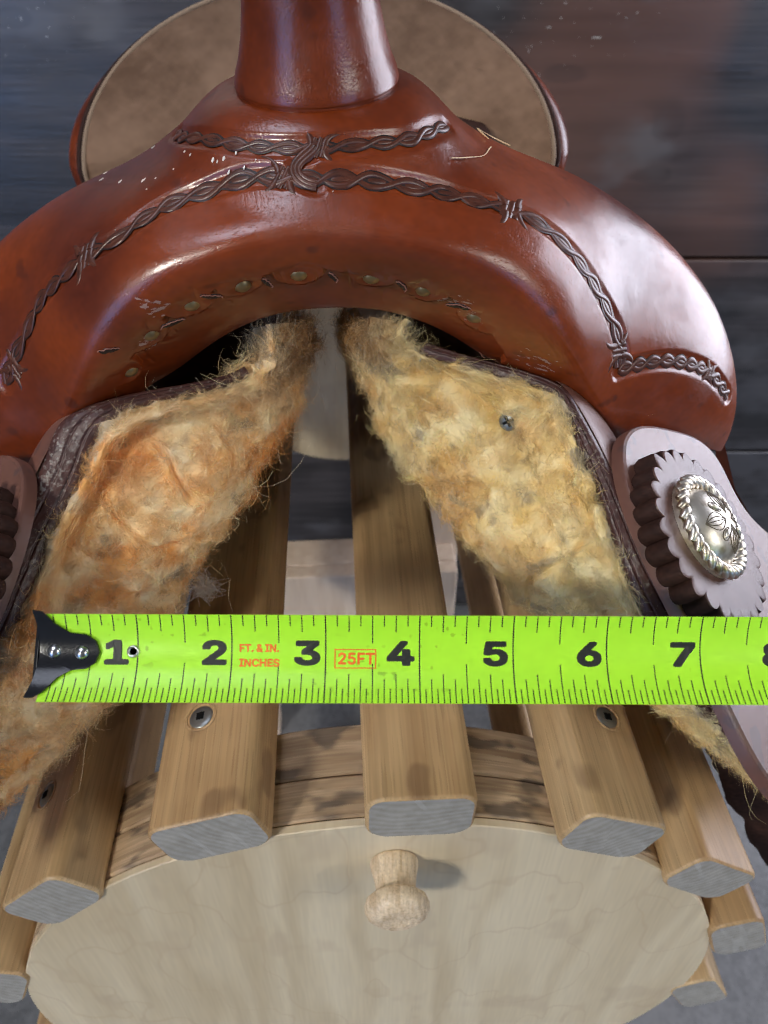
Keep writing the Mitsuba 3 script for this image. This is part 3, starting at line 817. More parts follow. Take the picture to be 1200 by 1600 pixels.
# seat and cantle
def seat_surface(ny=90, nx=120, grow=0.0, back=0.0):
    out = []
    cz, b, a = -.1515, .094 + grow, .1535 + grow
    for t in np.linspace(0, 1, ny):
        if t < .45:
            q = t / .45
            y = .085 + .185 * q; z = -.155 - .045 * math.sin(q * np.pi * .75); hw = .085 + (.145 - .085) * q ** .8
            x = np.linspace(-1, 1, nx)
            row = np.stack([x * hw, np.full(nx, y + back * q), z + .012 * x ** 2 - .03 * (1 - q) * x ** 2], 1)
        else:
            q = (t - .45) / .55
            el = -.45 + (np.pi / 2 + .45) * q
            zz = cz + b * math.sin(el) - .0001
            hw = a * math.cos(el) if el > 0 else a * (1 - .12 * (el / .45) ** 2)
            hw = max(hw, .0005)
            x = np.linspace(-1, 1, nx)
            yb = .275 + .052 * max(0, math.sin(el)) + .005
            rr = np.sqrt(np.clip((x * hw / a) ** 2 + (max(0, math.sin(el))) ** 2, 0, 1))
            dish = .034 * (1 - rr ** 2.2)
            row = np.stack([x * hw, yb + dish + back, np.full(nx, zz) - .0 * x], 1)
        out.append(row)
    return np.array(out)


SP = seat_surface()
from scipy.ndimage import gaussian_filter1d
SP = gaussian_filter1d(SP, 1.6, axis=0, mode='nearest')
SP[..., 0] -= .005
SPn = normals_of(SP)
SP2 = SP + SPn * (.0022 * (meshkit.fbm(SP * 30, 3)[..., None] - .5))
sm = grid(SP2); sm.vertices = to_saddle(sm.vertices)
part('saddle__seat', sm, 'suede', smooth=True)
say('saddle__seat', 'brown suede seat and cantle pad')
rim_i = np.linspace(-.75, np.pi + .75, 160)


def rim(r, dy, dz=0):
    el = rim_i
    up = np.maximum(0, np.sin(el))
    r = r + 0 * el
    rx = r * np.abs(np.cos(el)) ** 2
    x = np.where((el < 0) | (el > np.pi), np.sign(np.cos(el)) * (.1535 + rx) * (1 - .10 * (np.minimum(np.abs(el), np.abs(np.pi - el)) / .45) ** 2), (.1535 + rx) * np.cos(el))
    z = -.1515 + (.094 + r) * np.sin(el)
    y = .28 + .052 * np.maximum(0, np.sin(el)) + dy
    x = x * 1.0 - .005
    z = z - r * up - .45 * max(dy - .002, 0) * up
    return np.stack([x, y, z + dz], 1)


part('saddle__seat__pale_edge', (lambda m: (setattr(m, 'vertices', to_saddle(m.vertices)), m)[1])(tube(rim(-.0004, .001), .0014, 10)), 'suede_edge', smooth=60)
part('saddle__cantle_binding__groove', (lambda m: (setattr(m, 'vertices', to_saddle(m.vertices)), m)[1])(tube(rim(.0032, .006), .0022, 10)), 'leather_dark', smooth=60)
cb = np.array([rim(.0035, .006), rim(.0085, .008), rim(.0125, .014), rim(.0125, .024), rim(.006, .036), rim(-.006, .046), rim(-.03, .06)])
m = grid(resample(cb, 24, 200)); m.vertices = to_saddle(m.vertices)
part('saddle__cantle_binding', m, 'leather', smooth=True)
say('saddle__cantle_binding', 'red brown leather back of the cantle')

# skirts
SK = {'right': {'edge': [[29.4, 12.0, -130.2], [34.5, 2.0, -134.9], [58.1, -7.0, -140.1], [78.8, -18.0, -142.6], [85.4, -28.0, -147.2], [93.3, -45.0, -159.4], [101.2, -63.0, -173.8], [110.7, -78.0, -188.3], [136.4, -90.0, -228.8], [172.4, -94.0, -272.0]], 'inner': [[29.2, 9.0, -130.0], [30.7, -1.0, -136.5], [50.7, -10.0, -140.2], [74.1, -21.0, -143.7], [81.3, -31.0, -150.8], [87.5, -48.0, -164.2], [93.0, -66.0, -179.3], [101.3, -81.0, -196.9], [123.5, -93.0, -232.9], [160.8, -97.0, -275.8]], 'low': [[3.9, 40.0, -142.6], [6.7, 33.0, -151.4], [16.6, 18.0, -168.5], [28.7, -2.0, -185.9], [42.8, -18.0, -199.7], [60.3, -35.0, -213.0], [81.3, -52.0, -227.6], [106.1, -62.0, -247.0], [135.1, -70.0, -269.4], [186.1, -72.0, -326.1]]}, 'left': {'edge': [[-22.5, 9.0, -126.5], [-31.0, -1.0, -139.3], [-51.9, -10.0, -140.9], [-86.7, -21.0, -142.7], [-98.9, -31.0, -154.3], [-109.6, -48.0, -170.2], [-116.2, -66.0, -180.6], [-128.3, -81.0, -197.2], [-153.3, -93.0, -222.2], [-194.6, -97.0, -269.6]], 'inner': [[-21.9, 6.0, -127.1], [-28.3, -4.0, -141.7], [-49.8, -13.0, -143.9], [-74.3, -24.0, -145.3], [-86.1, -34.0, -160.4], [-98.4, -51.0, -177.0], [-105.9, -69.0, -188.9], [-115.4, -84.0, -202.9], [-142.6, -96.0, -230.1], [-181.8, -100.0, -275.0]], 'low': [[-13.0, 40.0, -142.2], [-15.0, 33.0, -156.3], [-20.6, 18.0, -171.2], [-33.1, -2.0, -182.3], [-53.7, -18.0, -207.0], [-76.4, -35.0, -232.0], [-88.3, -52.0, -242.3], [-106.4, -62.0, -256.2], [-131.4, -70.0, -277.3], [-174.0, -72.0, -323.0]]}}


def side_part(nm):
    global RIGHT_WOOL
    s = {k: np.array(v) / 1000 for k, v in SK[nm].items()}
    sg = 1 if nm == 'right' else -1
    E_, I_, L_ = s['edge'], s['inner'], s['low']
    # thick stacked leather front edge: several layers with grooves between
    nr, nc = 40, 360
    prof = resample(np.array([E_, E_ * .5 + I_ * .5, I_]), nr, nc)
    d = normals_of(prof)
    if (d[nr // 2, nc // 2] @ np.array([0, -.75, .6])) < 0: d = -d
    q = np.linspace(0, 1, nr)[:, None]
    wob = .03 * (meshkit.fbm(np.stack([np.linspace(0, 14, nc)] * 3, 1), 3, 4 if sg > 0 else 9)[None] - .5)
    groove = sum(np.exp(-(((q + wob) - c) / .018) ** 2) * dd for c, dd in ((.40, .0006), (.70, .0007)))
    rnd = .0022 * (1 - (2 * q - 1) ** 4)
    pits = meshkit.fbm(prof * 260, 3) - .5
    lay = prof + d * (rnd - groove + .0005 * pits)[..., None]
    back = np.array([.0, .012, -.006])
    lay = np.concatenate([[prof[0] + back + np.array([sg * .004, 0, -.004])], lay, [prof[-1] + back]])
    m = grid(lay[:, int(nc * .12):]); m.vertices = to_saddle(m.vertices)
    part('saddle__skirt__stacked_edge', m, 'leather_edge', smooth=True)
    # leather top of the skirt running outward and down from the edge
    E3 = E_
    rows = [E_ + np.array([0, .001, .0005]), E_ + np.array([sg * .012, .016, -.010]), E_ + np.array([sg * .030, .045, -.042]), E_ + np.array([sg * .040, .085, -.090])]
    m = grid(resample(np.array(rows)[:, 3:], 30, 140)); m.vertices = to_saddle(m.vertices)
    part('saddle__skirt', m, 'leather_worn', smooth=True)
    # fleece lining: bulging front, tucked under below
    mid = lambda f, push: I_ * (1 - f) + L_ * f + np.array([0, -1, .35]) * push
    net = np.array([I_ + np.array([sg * .0005, .0035, -.001]), mid(.08, .003), mid(.34, .006), mid(.66, .006), L_ + np.array([0, -.001, .0015]), L_ + np.array([0, .010, -.006]), L_ + np.array([sg * .008, .035, -.010])])
    nr, nc = 260, 600
    P = resample(net, nr, nc)
    N = normals_of(P)
    if N[int(nr * .35), nc // 2] @ np.array([0, -.7, .5]) < 0: N = -N
    big = meshkit.fbm(P * 62 + 3.1, 3, 5) - .5
    med = meshkit.fbm(P * 210, 3, 6) - .5
    fine = meshkit.fbm(P * 900, 2, 8) - .5
    qq = np.linspace(0, 1, nr)[:, None]
    uu = np.linspace(0, 1, nc)[None]
    wv_ = .035 * np.sin(uu * 11 + sg) + .03 * (meshkit.fbm(np.stack([uu * 16, uu * 0, uu * 0 + sg], -1), 3, 17) - .5)
    G_ = lambda c, w: np.exp(-((qq - c - wv_) / w) ** 2)
    if sg < 0:
        shape = .0035 * G_(.15, .035) - .0065 * G_(.225, .04) + .0070 * np.exp(-((qq - .52) / .17) ** 2)
        A = 1.45
    else:
        dg = .24 + .30 * uu
        shape = .0020 * G_(.12, .04) - .0030 * G_(.20, .03) - .0045 * np.exp(-((qq - dg - .5 * wv_) / .030) ** 2) * np.clip((uu - .12) / .1, 0, 1) + .0035 * np.exp(-((qq - dg - .16) / .1) ** 2)
        A = 1.0
    big2 = meshkit.fbm(P * np.array([110, 110, 60]) + 7.7, 2, 15) - .5
    h = shape + A * (.0075 * big + .0040 * big2 + .0022 * med) + .0008 * fine - .0024 * np.clip(1 - np.abs(meshkit.fbm(P * np.array([34, 34, 20]) + 1.3, 2, 61) - .5) / .035, 0, 1)
    P = P + N * h[..., None]
    # dyed and soiled wool: grey brown grime at the cut edge, orange in places
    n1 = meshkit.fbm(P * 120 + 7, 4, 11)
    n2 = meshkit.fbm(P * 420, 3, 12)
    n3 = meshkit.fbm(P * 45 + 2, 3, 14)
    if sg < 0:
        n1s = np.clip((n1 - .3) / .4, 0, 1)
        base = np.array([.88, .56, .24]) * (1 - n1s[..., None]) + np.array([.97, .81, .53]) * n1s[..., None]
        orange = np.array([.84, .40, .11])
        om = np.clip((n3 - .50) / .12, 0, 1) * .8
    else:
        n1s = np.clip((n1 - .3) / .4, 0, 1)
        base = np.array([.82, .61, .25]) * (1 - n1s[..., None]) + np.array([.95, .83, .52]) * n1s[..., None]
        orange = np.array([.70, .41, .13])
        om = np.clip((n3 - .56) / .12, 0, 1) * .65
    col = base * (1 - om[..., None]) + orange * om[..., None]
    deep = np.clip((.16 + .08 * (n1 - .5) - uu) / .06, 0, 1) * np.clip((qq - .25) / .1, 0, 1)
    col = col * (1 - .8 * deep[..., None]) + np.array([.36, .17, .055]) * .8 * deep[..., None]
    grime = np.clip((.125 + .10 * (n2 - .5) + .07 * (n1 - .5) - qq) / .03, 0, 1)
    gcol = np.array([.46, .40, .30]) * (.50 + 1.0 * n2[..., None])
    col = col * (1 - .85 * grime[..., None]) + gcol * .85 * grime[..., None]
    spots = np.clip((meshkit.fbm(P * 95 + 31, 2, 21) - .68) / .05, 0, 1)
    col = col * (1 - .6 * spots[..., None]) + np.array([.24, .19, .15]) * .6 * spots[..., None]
    m = grid(P); m.vertices = to_saddle(m.vertices)
    if sg > 0: RIGHT_WOOL = (P, N)
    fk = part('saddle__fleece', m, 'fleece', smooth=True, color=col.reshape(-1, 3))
    # loose wool: thin curled ribbons
    N = normals_of(P)
    if N[int(nr * .35), nc // 2] @ np.array([0, -.7, .5]) < 0: N = -N
    nf = 76000 if sg < 0 else 72000
    r = np.random.default_rng(100 + sg)
    per = 42
    nl_ = nf // per
    nf = nl_ * per
    li = ((.03 + .97 * r.uniform(0, 1, nl_)) * (nr * .80)).astype(int); lj = r.integers(6, nc - 6, nl_)
    lock = np.repeat(np.arange(nl_), per)
    spread = r.uniform(2, 7, nl_)[lock]
    ii = np.clip((li[lock] + r.normal(0, .5, nf) * spread * .9).astype(int), int(nr * .012), int(nr * .82)); jj = np.clip((lj[lock] + r.normal(0, .5, nf) * spread).astype(int), 2, nc - 3)
    loose = r.uniform(size=nf) < .35
    ii = np.where(loose, ((.012 + .988 * r.uniform(0, 1, nf)) * (nr * .80)).astype(int), ii); jj = np.where(loose, r.integers(2, nc - 2, nf), jj)
    seg = 6
    p0, n0, cc = P[ii, jj], N[ii, jj], col[ii, jj]
    t1 = np.cross(n0, r.normal(size=(nf, 3))); t1 /= np.linalg.norm(t1, axis=1, keepdims=True)
    sw = (meshkit.noise(p0 * 75, 51) * 9.0)[:, None]
    fl_ = np.cross(n0, np.array([sg * .35, -.25, -.9])); fl_ /= np.maximum(np.linalg.norm(fl_, axis=1, keepdims=True), 1e-9)
    flow = fl_ * np.cos(sw) + np.cross(n0, fl_) * np.sin(sw)
    t1 = t1 * .55 + flow * .9; t1 -= n0 * (t1 * n0).sum(1, keepdims=True); t1 /= np.linalg.norm(t1, axis=1, keepdims=True)
    la = r.uniform(0, 6.28, nl_)[lock] + r.normal(0, .22, nf)
    f2 = np.cross(n0, fl_)
    tl = fl_ * np.cos(la)[:, None] + f2 * np.sin(la)[:, None]
    t1 = np.where(loose[:, None], t1, tl)
    t2 = np.cross(n0, t1)
    Lf = r.gamma(4, .00122, nf) * (1.25 if sg < 0 else 1.0)
    Lf = np.where(loose, Lf, r.uniform(.0045, .0105, nl_)[lock] * r.uniform(.7, 1.1, nf))
    long = loose & (r.uniform(size=nf) < .01)
    Lf = np.where(long, Lf * 2.6, Lf)
    edge_ = np.clip((ii / nr - .05) / .10, .22, 1)
    Lf = Lf * edge_
    rise = np.where(loose, r.uniform(.02, .55, nf) ** 1.35, r.uniform(.04, .26, nl_)[lock] + r.uniform(0, .08, nf)) * np.where(long, 1.5, 1) * (1.15 if sg < 0 else .9)
    tuft = meshkit.fbm(p0 * 160, 2, 41)
    cur = np.where(loose, r.normal(0, 1.3, nf) + 6.0 * (tuft - .5), r.normal(0, 2.2, nl_)[lock] + r.normal(0, .35, nf)); ph = r.uniform(0, 6.28, nf); wv = r.uniform(.08, .28, nf)
    s = np.linspace(0, 1, seg)
    a = cur[:, None] * s
    x = np.cumsum(np.cos(a), 1) / seg; y = np.cumsum(np.sin(a), 1) / seg
    y = y + wv[:, None] * np.sin(s * 7 + ph[:, None]) * .5
    z = rise[:, None] * np.sin(s * np.pi * .62) * 1.0
    Q = p0[:, None] - n0[:, None] * .0004 + Lf[:, None, None] * (x[..., None] * t1[:, None] + y[..., None] * t2[:, None] + z[..., None] * n0[:, None])
    wd = r.uniform(.000035, .000095, nf)[:, None, None] * (1 - .6 * s[None, :, None] ** 2)
    side = r.normal(size=(nf, 3)); side /= np.linalg.norm(side, axis=1, keepdims=True)
    a_, b_ = Q + side[:, None] * wd, Q - side[:, None] * wd
    vv = np.stack([a_, b_], 2).reshape(nf, seg * 2, 3)
    k = np.arange(seg - 1) * 2
    tri = np.concatenate([np.stack([k, k + 1, k + 3], 1), np.stack([k, k + 3, k + 2], 1)])
    ff = (tri[None] + (np.arange(nf) * seg * 2)[:, None, None]).reshape(-1, 3)
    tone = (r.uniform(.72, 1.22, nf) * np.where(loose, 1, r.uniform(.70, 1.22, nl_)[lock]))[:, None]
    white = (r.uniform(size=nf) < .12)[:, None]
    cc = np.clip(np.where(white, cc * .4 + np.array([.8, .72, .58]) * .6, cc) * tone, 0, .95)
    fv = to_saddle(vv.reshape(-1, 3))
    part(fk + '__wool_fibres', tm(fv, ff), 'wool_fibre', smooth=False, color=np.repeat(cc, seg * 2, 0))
    say(fk + '__wool_fibres', None, kind='stuff')
    say(fk, 'fluffy orange wool lining on the left skirt' if sg < 0 else 'matted yellow wool lining on the right skirt')


side_part('right')
side_part('left')
# a screw sunk into the right wool, and a bent staple near the gullet
_P, _N = RIGHT_WOOL


def wool_spot(target):
    i = int(np.argmin(np.linalg.norm(_P.reshape(-1, 3) - np.array(target), axis=1)))
    i, j = divmod(i, _P.shape[1])
    n = _N[max(0, i - 6):i + 7, max(0, j - 6):j + 7].reshape(-1, 3).mean(0); n /= np.linalg.norm(n)
    p = _P[max(0, i - 6):i + 7, max(0, j - 6):j + 7].reshape(-1, 3).mean(0)
    return p, n


_p, _n = wool_spot([0.0647, -0.02, -0.1545])
_x = np.cross([0, 1, .4], _n); _x /= np.linalg.norm(_x); _y = np.cross(_n, _x)
for mm, mat, nm in ((lathe([(.0036, -.002), (.0036, .0002), (.0032, .0007), (.0018, .0010), (0, .0011)], 24), 'screw_steel', 'screw'), (join([box((-.0021, -.0005, 0), (.0021, .0005, .0009)), box((-.0005, -.0021, 0), (.0005, .0021, .00095))]), 'dark_hole', 'screw_slot')):
    mm = frame_mesh(mm, _p + _n * (.0012 if nm == 'screw' else .00145), _x, _y, _n)
    mm.vertices = to_saddle(mm.vertices)
    part('saddle__fleece__' + nm, mm, mat, smooth=40)
_p, _n = wool_spot([0.0285, 0.0, -0.14])
_x = np.cross([0, 1, .4], _n); _x /= np.linalg.norm(_x); _y = np.cross(_n, _x)
mm = tube(_p + np.array([_n * .0004 + _x * -.0012, _n * .0022 - _x * .0010, _n * .0024 - _y * .0030, _n * .0022 - _y * .0058 + _x * .0006, _n * .0004 - _y * .0060 + _x * .0008]), .00028, 8)
mm.vertices = to_saddle(mm.vertices)
part('saddle__fleece__staple', mm, 'steel', smooth=60)

# bars of the saddle tree: dark blocks added under the fork to block light
for sg in (-1, 1):
    s8 = m3.Manifold.sphere(.006, 16)
    pts = []
    for y, zt in ((.050, 0), (.30, .0)):
        pts += [(sg * .030, y, -.150 + zt), (sg * .052, y, -.128 + zt), (sg * .100, y, -.140 + zt), (sg * .112, y, -.190 + zt), (sg * .052, y, -.176 + zt)]
    h = m3.Manifold.batch_hull([s8.translate(p) for p in pts]).to_mesh()
    m = tm(h.vert_properties[:, :3], h.tri_verts)
    m.vertices = to_saddle(m.vertices)
    part('saddle__shading_tree_bar', m, 'leather_dark', smooth=40)

# side drape behind the fork: skirts lying down the barrel's flanks
for sg in (-1, 1):
    rows = []
    for y in np.linspace(.04, .42, 12):
        hw = .098 + .02 * math.sin((y - .04) / .38 * np.pi)
        rows.append([(sg * (hw - .05), y, -.175), (sg * hw, y, -.185), (sg * (hw + .045), y, -.235), (sg * (hw + .075), y, -.31), (sg * (hw + .085), y, -.40)])
    m = grid(resample(np.array(rows), 60, 40)); m.vertices = to_saddle(m.vertices)
    part('saddle__side_skirt', m, 'leather_worn', smooth=True)

# jockey plates with rosettes and conchos
JN = np.array([0.6248, -0.2831, 0.7277]); JC = np.array([0.1217, -0.0648, -0.1728])
JE2 = np.array([0, 0, 1.0]) - JN[2] * JN; JE2 /= np.linalg.norm(JE2); JE1 = np.cross(JE2, JN)
OUT = np.array([(-60, -50), (-40, -20), (-29, -5), (-22, 8), (-12, 21), (0, 31), (12, 36.5), (22, 36), (34, 31), (46, 21), (56, 11), (66, 1), (73, -9), (74, -17), (66, -24), (57, -31), (57, -42), (61, -53), (70, -75), (84, -120), (-60, -120)], float) / 1000
_o = np.vstack([OUT, OUT[:1]])
_t = np.concatenate([[0], np.cumsum(np.linalg.norm(np.diff(_o, axis=0), axis=1))])
_q = np.linspace(0, _t[-1], 400)
_o = np.stack([np.interp(_q, _t, _o[:, k]) for k in range(2)], 1)[:-1]
from scipy.ndimage import gaussian_filter1d as _gf
jp = Polygon(_gf(_o, 7, axis=0, mode='wrap'))


def plate(poly, h0, h1, ch=.0012):
    rings = []
    parts = []
    from manifold3d import CrossSection
    xy = np.array(poly.exterior.coords)[:-1]
    a = extrude(poly, h1 - h0 - ch); a.apply_translation((0, 0, h0))
    b = extrude(poly.buffer(-ch * .5), ch * .5); b.apply_translation((0, 0, h1 - ch))
    c = extrude(poly.buffer(-ch), ch * .5); c.apply_translation((0, 0, h1 - ch * .5))
    return join([a, b, c])


def dome_plate(poly, h0, h1, r=.0015, step=.0018):
    """slab with a rounded rim: grid of rings inwards from the outline"""
    n = 260
    ring = lambda q: np.array([q.exterior.interpolate(t, normalized=True).coords[0] for t in np.linspace(0, 1, n, endpoint=False)])
    base = ring(poly)
    c = np.array(poly.representative_point().coords[0])
    P = []
    cen = base.mean(0)
    tang = np.roll(base, -1, 0) - np.roll(base, 1, 0)
    nrm = np.stack([tang[:, 1], -tang[:, 0]], 1); nrm /= np.linalg.norm(nrm, axis=1, keepdims=True)
    if Polygon(base).exterior.is_ccw is False: nrm = -nrm
    for ins, h in ((0, h0), (0, h1 - r), (r * .3, h1 - r * .3), (r, h1)):
        P.append(np.column_stack([base - nrm * ins, np.full(n, h)]))
    top = Polygon(base - nrm * r).buffer(0)
    body = grid(np.array(P), True)
    cap = extrude(top, .0001); cap.apply_translation((0, 0, h1 - .00012))
    return join([body, cap])


def mirror(v, sg):
    v = np.array(v)
    if sg < 0: v[:, 0] *= -1
    return v


for sg in (1, -1):
    def put(key, m, mat, smooth=35, label=None):
        m = frame_mesh(m, JC + (0 if sg > 0 else np.array([.0055, 0, 0])), JE1, JE2, JN)
        m.vertices = to_saddle(mirror(m.vertices, sg))
        if sg < 0: m.faces = m.faces[:, ::-1]
        return part(key, m, mat, smooth=smooth)
    jk = put('saddle__jockey', dome_plate(jp, -.0135, -.0085), 'leather_worn', 40)
    # scalloped rosette
    R0, ns = .0305, 26
    w = np.linspace(0, 2 * np.pi, ns * 12, endpoint=False)
    rr = R0 - .0008 + .0034 * np.abs(np.sin(w * ns / 2)) ** .7
    jit = .0005 * np.sin(w * 5 + 1) + .0003 * np.sin(w * 11)
    ce = np.array([.002, -.0045])
    jit = jit + .0010 * (meshkit.noise(np.stack([w * 9, w * 0, w * 0], 1), 4) - .5)
    lv = [(-.0085, rr + jit - .0006), (-.006, rr + jit + .0004), (-.0012, rr + jit), (-.0002, rr + jit - .0005), (.0002, rr - .0012), (.0003, rr * 1.25 - .0115), (.0003, rr * 0 + .020), (.0003, rr * 0.0)]
    P = np.array([np.stack([ce[0] + q * np.cos(w), ce[1] + q * np.sin(w), np.full(len(w), h)], 1) for h, q in lv])
    m = grid(P, True)
    if m.volume < 0: m.faces = m.faces[:, ::-1]
    side_m = tm(P[:4].reshape(-1, 3), grid(P[:4], True).faces)
    top_m = tm(P[3:].reshape(-1, 3), grid(P[3:], True).faces)
    rk = put('saddle__rosette', top_m, 'rosette_leather', 30)
    put(rk + '__scalloped_side', side_m, 'leather_dark', 60)
    if sg > 0: say(rk, 'scalloped leather rosette under the silver concho on the right')
    # concho: dome in a rope border
    dome = lathe([(.0176, .0004), (.0176, .0022), (.0160, .0026), (.0142, .0027), (.0136, .0031), (.0128, .0045), (.0108, .0066), (.0078, .0082), (.0044, .0091), (.0, .0094)], 72)
    ck = put('saddle__concho', dome, 'old_silver', 45)
    rope = []
    nr_ = 30
    for k in range(nr_):
        a0 = 2 * np.pi * k / nr_
        q = np.linspace(-1, 1, 9)
        rad = .0163 + .0017 * q
        an = a0 + .155 * q
        path = np.stack([rad * np.cos(an), rad * np.sin(an), .0026 + .0014 * (1 - q ** 2)], 1)
        rope.append(tube(path, .0016 * np.sqrt(1 - .55 * q ** 2), 10))
    put(ck + '__rope_border', join(rope), 'silver', 60)
    eng = []
    for k in range(4):
        a0 = .9 + k * np.pi / 2

        def dpt(rad, an, lift=.00012):
            z = np.interp(rad, [0, .0044, .0078, .0108, .0128, .0136], [.0094, .0091, .0082, .0066, .0045, .0031])
            return np.stack([rad * np.cos(an), rad * np.sin(an), z + lift], 1)
        q = np.linspace(0, 1, 14)
        for wdt in (.55, .25, 0):
            for s2 in ((-1, 1) if wdt else (1,)):
                rad = .002 + .0092 * q
                eng.append(tube(dpt(rad, a0 + s2 * wdt * np.sin(q * np.pi) * (1 - .3 * q)), .00018, 6))
        q = np.linspace(0, 2 * np.pi, 24)
        a1 = a0 + np.pi / 4
        rad = .0066 + .0023 * np.cos(q)
        eng.append(tube(dpt(rad, a1 + .22 * np.sin(q)), .00020, 6))
    put(ck + '__engraved_flower', join(eng), 'tarnish', 60)
    pet = []
    for k in range(4):
        a1 = .9 + k * np.pi / 2 + np.pi / 4
        q = np.linspace(-1, 1, 9)
        rad = .0066 + .0019 * q
        z = np.interp(rad, [0, .0044, .0078, .0108, .0128, .0136], [.0094, .0091, .0082, .0066, .0045, .0031])
        pet.append(tube(np.stack([rad * math.cos(a1), rad * math.sin(a1), z + .0001], 1), .0009 * np.sqrt(1.02 - q ** 2), 10))
    put(ck + '__petal', join(pet), 'old_silver', 60)
    if sg > 0: say(ck, 'silver concho with rope border and engraved flower on the right')
    # strap of red leather behind the plate
    st = np.array([[(.150, .052, -.150), (.176, .050, -.168)], [(.176, .052, -.195), (.189, .050, -.222)], [(.190, .053, -.236), (.203, .050, -.252)], [(.200, .054, -.262), (.219, .050, -.274)], [(.205, .055, -.30), (.235, .052, -.31)]])
    m = grid(np.concatenate([st[:, :1] + [0, .0, 0], st, st[:, 1:] + [0, .006, -.001]], 1)); 
    m.vertices = to_saddle(mirror(m.vertices, sg))
    part('saddle__front_jockey', m, 'leather', smooth=40)
# hanging strap with a torn edge under the right skirt
e = np.array([(.150, -.056, -.286), (.162, -.050, -.306), (.172, -.050, -.330), (.180, -.050, -.352), (.190, -.051, -.372), (.203, -.050, -.396), (.222, -.050, -.428), (.241, -.050, -.458), (.262, -.05, -.50)])
e2 = e + np.array([.075, -.004, .020])
Pm = resample(np.array([e, e * .5 + e2 * .5 + [0, -.004, 0], e2]), 24, 160, 3)
jag = (meshkit.fbm(np.stack([np.linspace(0, 9, 160), np.zeros(160), np.zeros(160)], 1), 4, 3) - .5) * .008
fall = np.linspace(1, 0, 24)[:, None] ** 3
Pm[..., 0] += fall * jag
n_ = normals_of(Pm)
m = grid(np.concatenate([[Pm[0] - n_[0] * .004 + [.001, .001, 0]], [Pm[0] - n_[0] * .001 - [.0012, 0, 0]], Pm]))
m.vertices = to_saddle(m.vertices)
part('saddle__stirrup_leather', m, 'leather_dark', smooth=50)
say('saddle', 'brown leather western saddle with barbed wire tooling, horn and fleece lined gullet', 'saddle')

# ------------------------------------------------------------------ tape measure stretched across the gullet
VD = np.array([0, math.cos(PITCH) - .191 * math.sin(PITCH), -math.sin(PITCH) - .191 * math.cos(PITCH)])
TO = CAM + VD * .2084                      # blade centre under x = 0
TX = np.array([1, .0, -.0066]); TX /= np.linalg.norm(TX)
TZ = -VD / np.linalg.norm(VD); TZ = TZ - TX * (TZ @ TX); TZ /= np.linalg.norm(TZ)
TY = np.cross(TZ, TX)
IN = .0254
X0 = -.0666 - IN                           # the zero of the scale
HB = .0115                                 # half width of the blade


def blade_z(y):
    return .0042 * (np.abs(y) / HB) ** 2.0


def on_blade(v, lift=0.0):
    """bend flat (x, y, z) artwork onto the hollow blade"""
    v = np.array(v, float)
    z0 = blade_z(v[:, 1])
    v[:, 2] += z0 + lift
    return TO + v[:, :1] * TX + v[:, 1:2] * TY + v[:, 2:3] * TZ


XE = .190
xs = np.linspace(X0 + .0006, XE, 60)
ys = np.linspace(-HB, HB, 31)
P = np.array([[(x, y, 0) for y in ys] for x in xs])
top = grid(P); 
bot = grid(P - np.array([0, 0, .00016])); bot.faces = bot.faces[:, ::-1]
m = join([top, bot]); m.vertices = on_blade(m.vertices)
part('tape_measure__blade', m, 'tape_green', smooth=50)


def strip(x, y0, y1, w):
    yy = np.linspace(y0, y1, max(3, int(abs(y1 - y0) / .0008) + 2))
    P = np.array([[(x - w / 2, y, 0), (x + w / 2, y, 0)] for y in yy])
    return grid(P)


ticks = []
for k in range(1, int((XE - X0) / IN * 16)):
    x = X0 + k * IN / 16
    if x < X0 + .003: continue
    hl = {0: None, 8: .0102, 4: .0075, 12: .0075}.get(k % 16, .0062 if k % 2 == 0 else .0037)
    if k % 16 == 0:
        ticks.append(strip(x, -HB + .0001, HB - .0001, .00036)); continue
    ticks.append(strip(x, -HB + .0001, -HB + hl, .00028))
    if k % 2 == 0:
        hu = {8: .0074, 4: .0044, 12: .0044}.get(k % 16, .0029)
        ticks.append(strip(x, HB - .0001, HB - hu, .00030))
m = join(ticks); m.vertices = on_blade(m.vertices, .00009)
part('tape_measure__scale_mark', m, 'print_black', smooth=False)
say('tape_measure__scale_mark', None, kind='stuff')


def letter(txt, h, wide, bold, x, y, mat, key, align='right', maxw=None):
    m = meshkit.text_mesh(txt, h, .00006, bold)
    if True:
        b_ = 1.0 if key == 'numeral' else .22
        c_ = []
        for q_, (ax_, ay_) in enumerate(((0, 0), (.00022, 0), (-.00022, 0), (0, .00026), (0, -.00026), (.00016, .0002), (-.00016, -.0002), (.00016, -.0002), (-.00016, .0002))):
            d_ = m.copy(); d_.apply_translation((ax_ * b_, ay_ * b_, q_ * 2e-6)); c_.append(d_)
        m = join(c_)
    v = np.array(m.vertices)
    v[:, 0] *= wide
    v[:, 0] -= v[:, 0].max() if align == 'right' else v[:, 0].min()
    v[:, 0] += x; v[:, 1] += y
    m = tm(v, m.faces)
    m.vertices = on_blade(m.vertices, .00008)
    return part('tape_measure__' + key, m, mat, smooth=False)


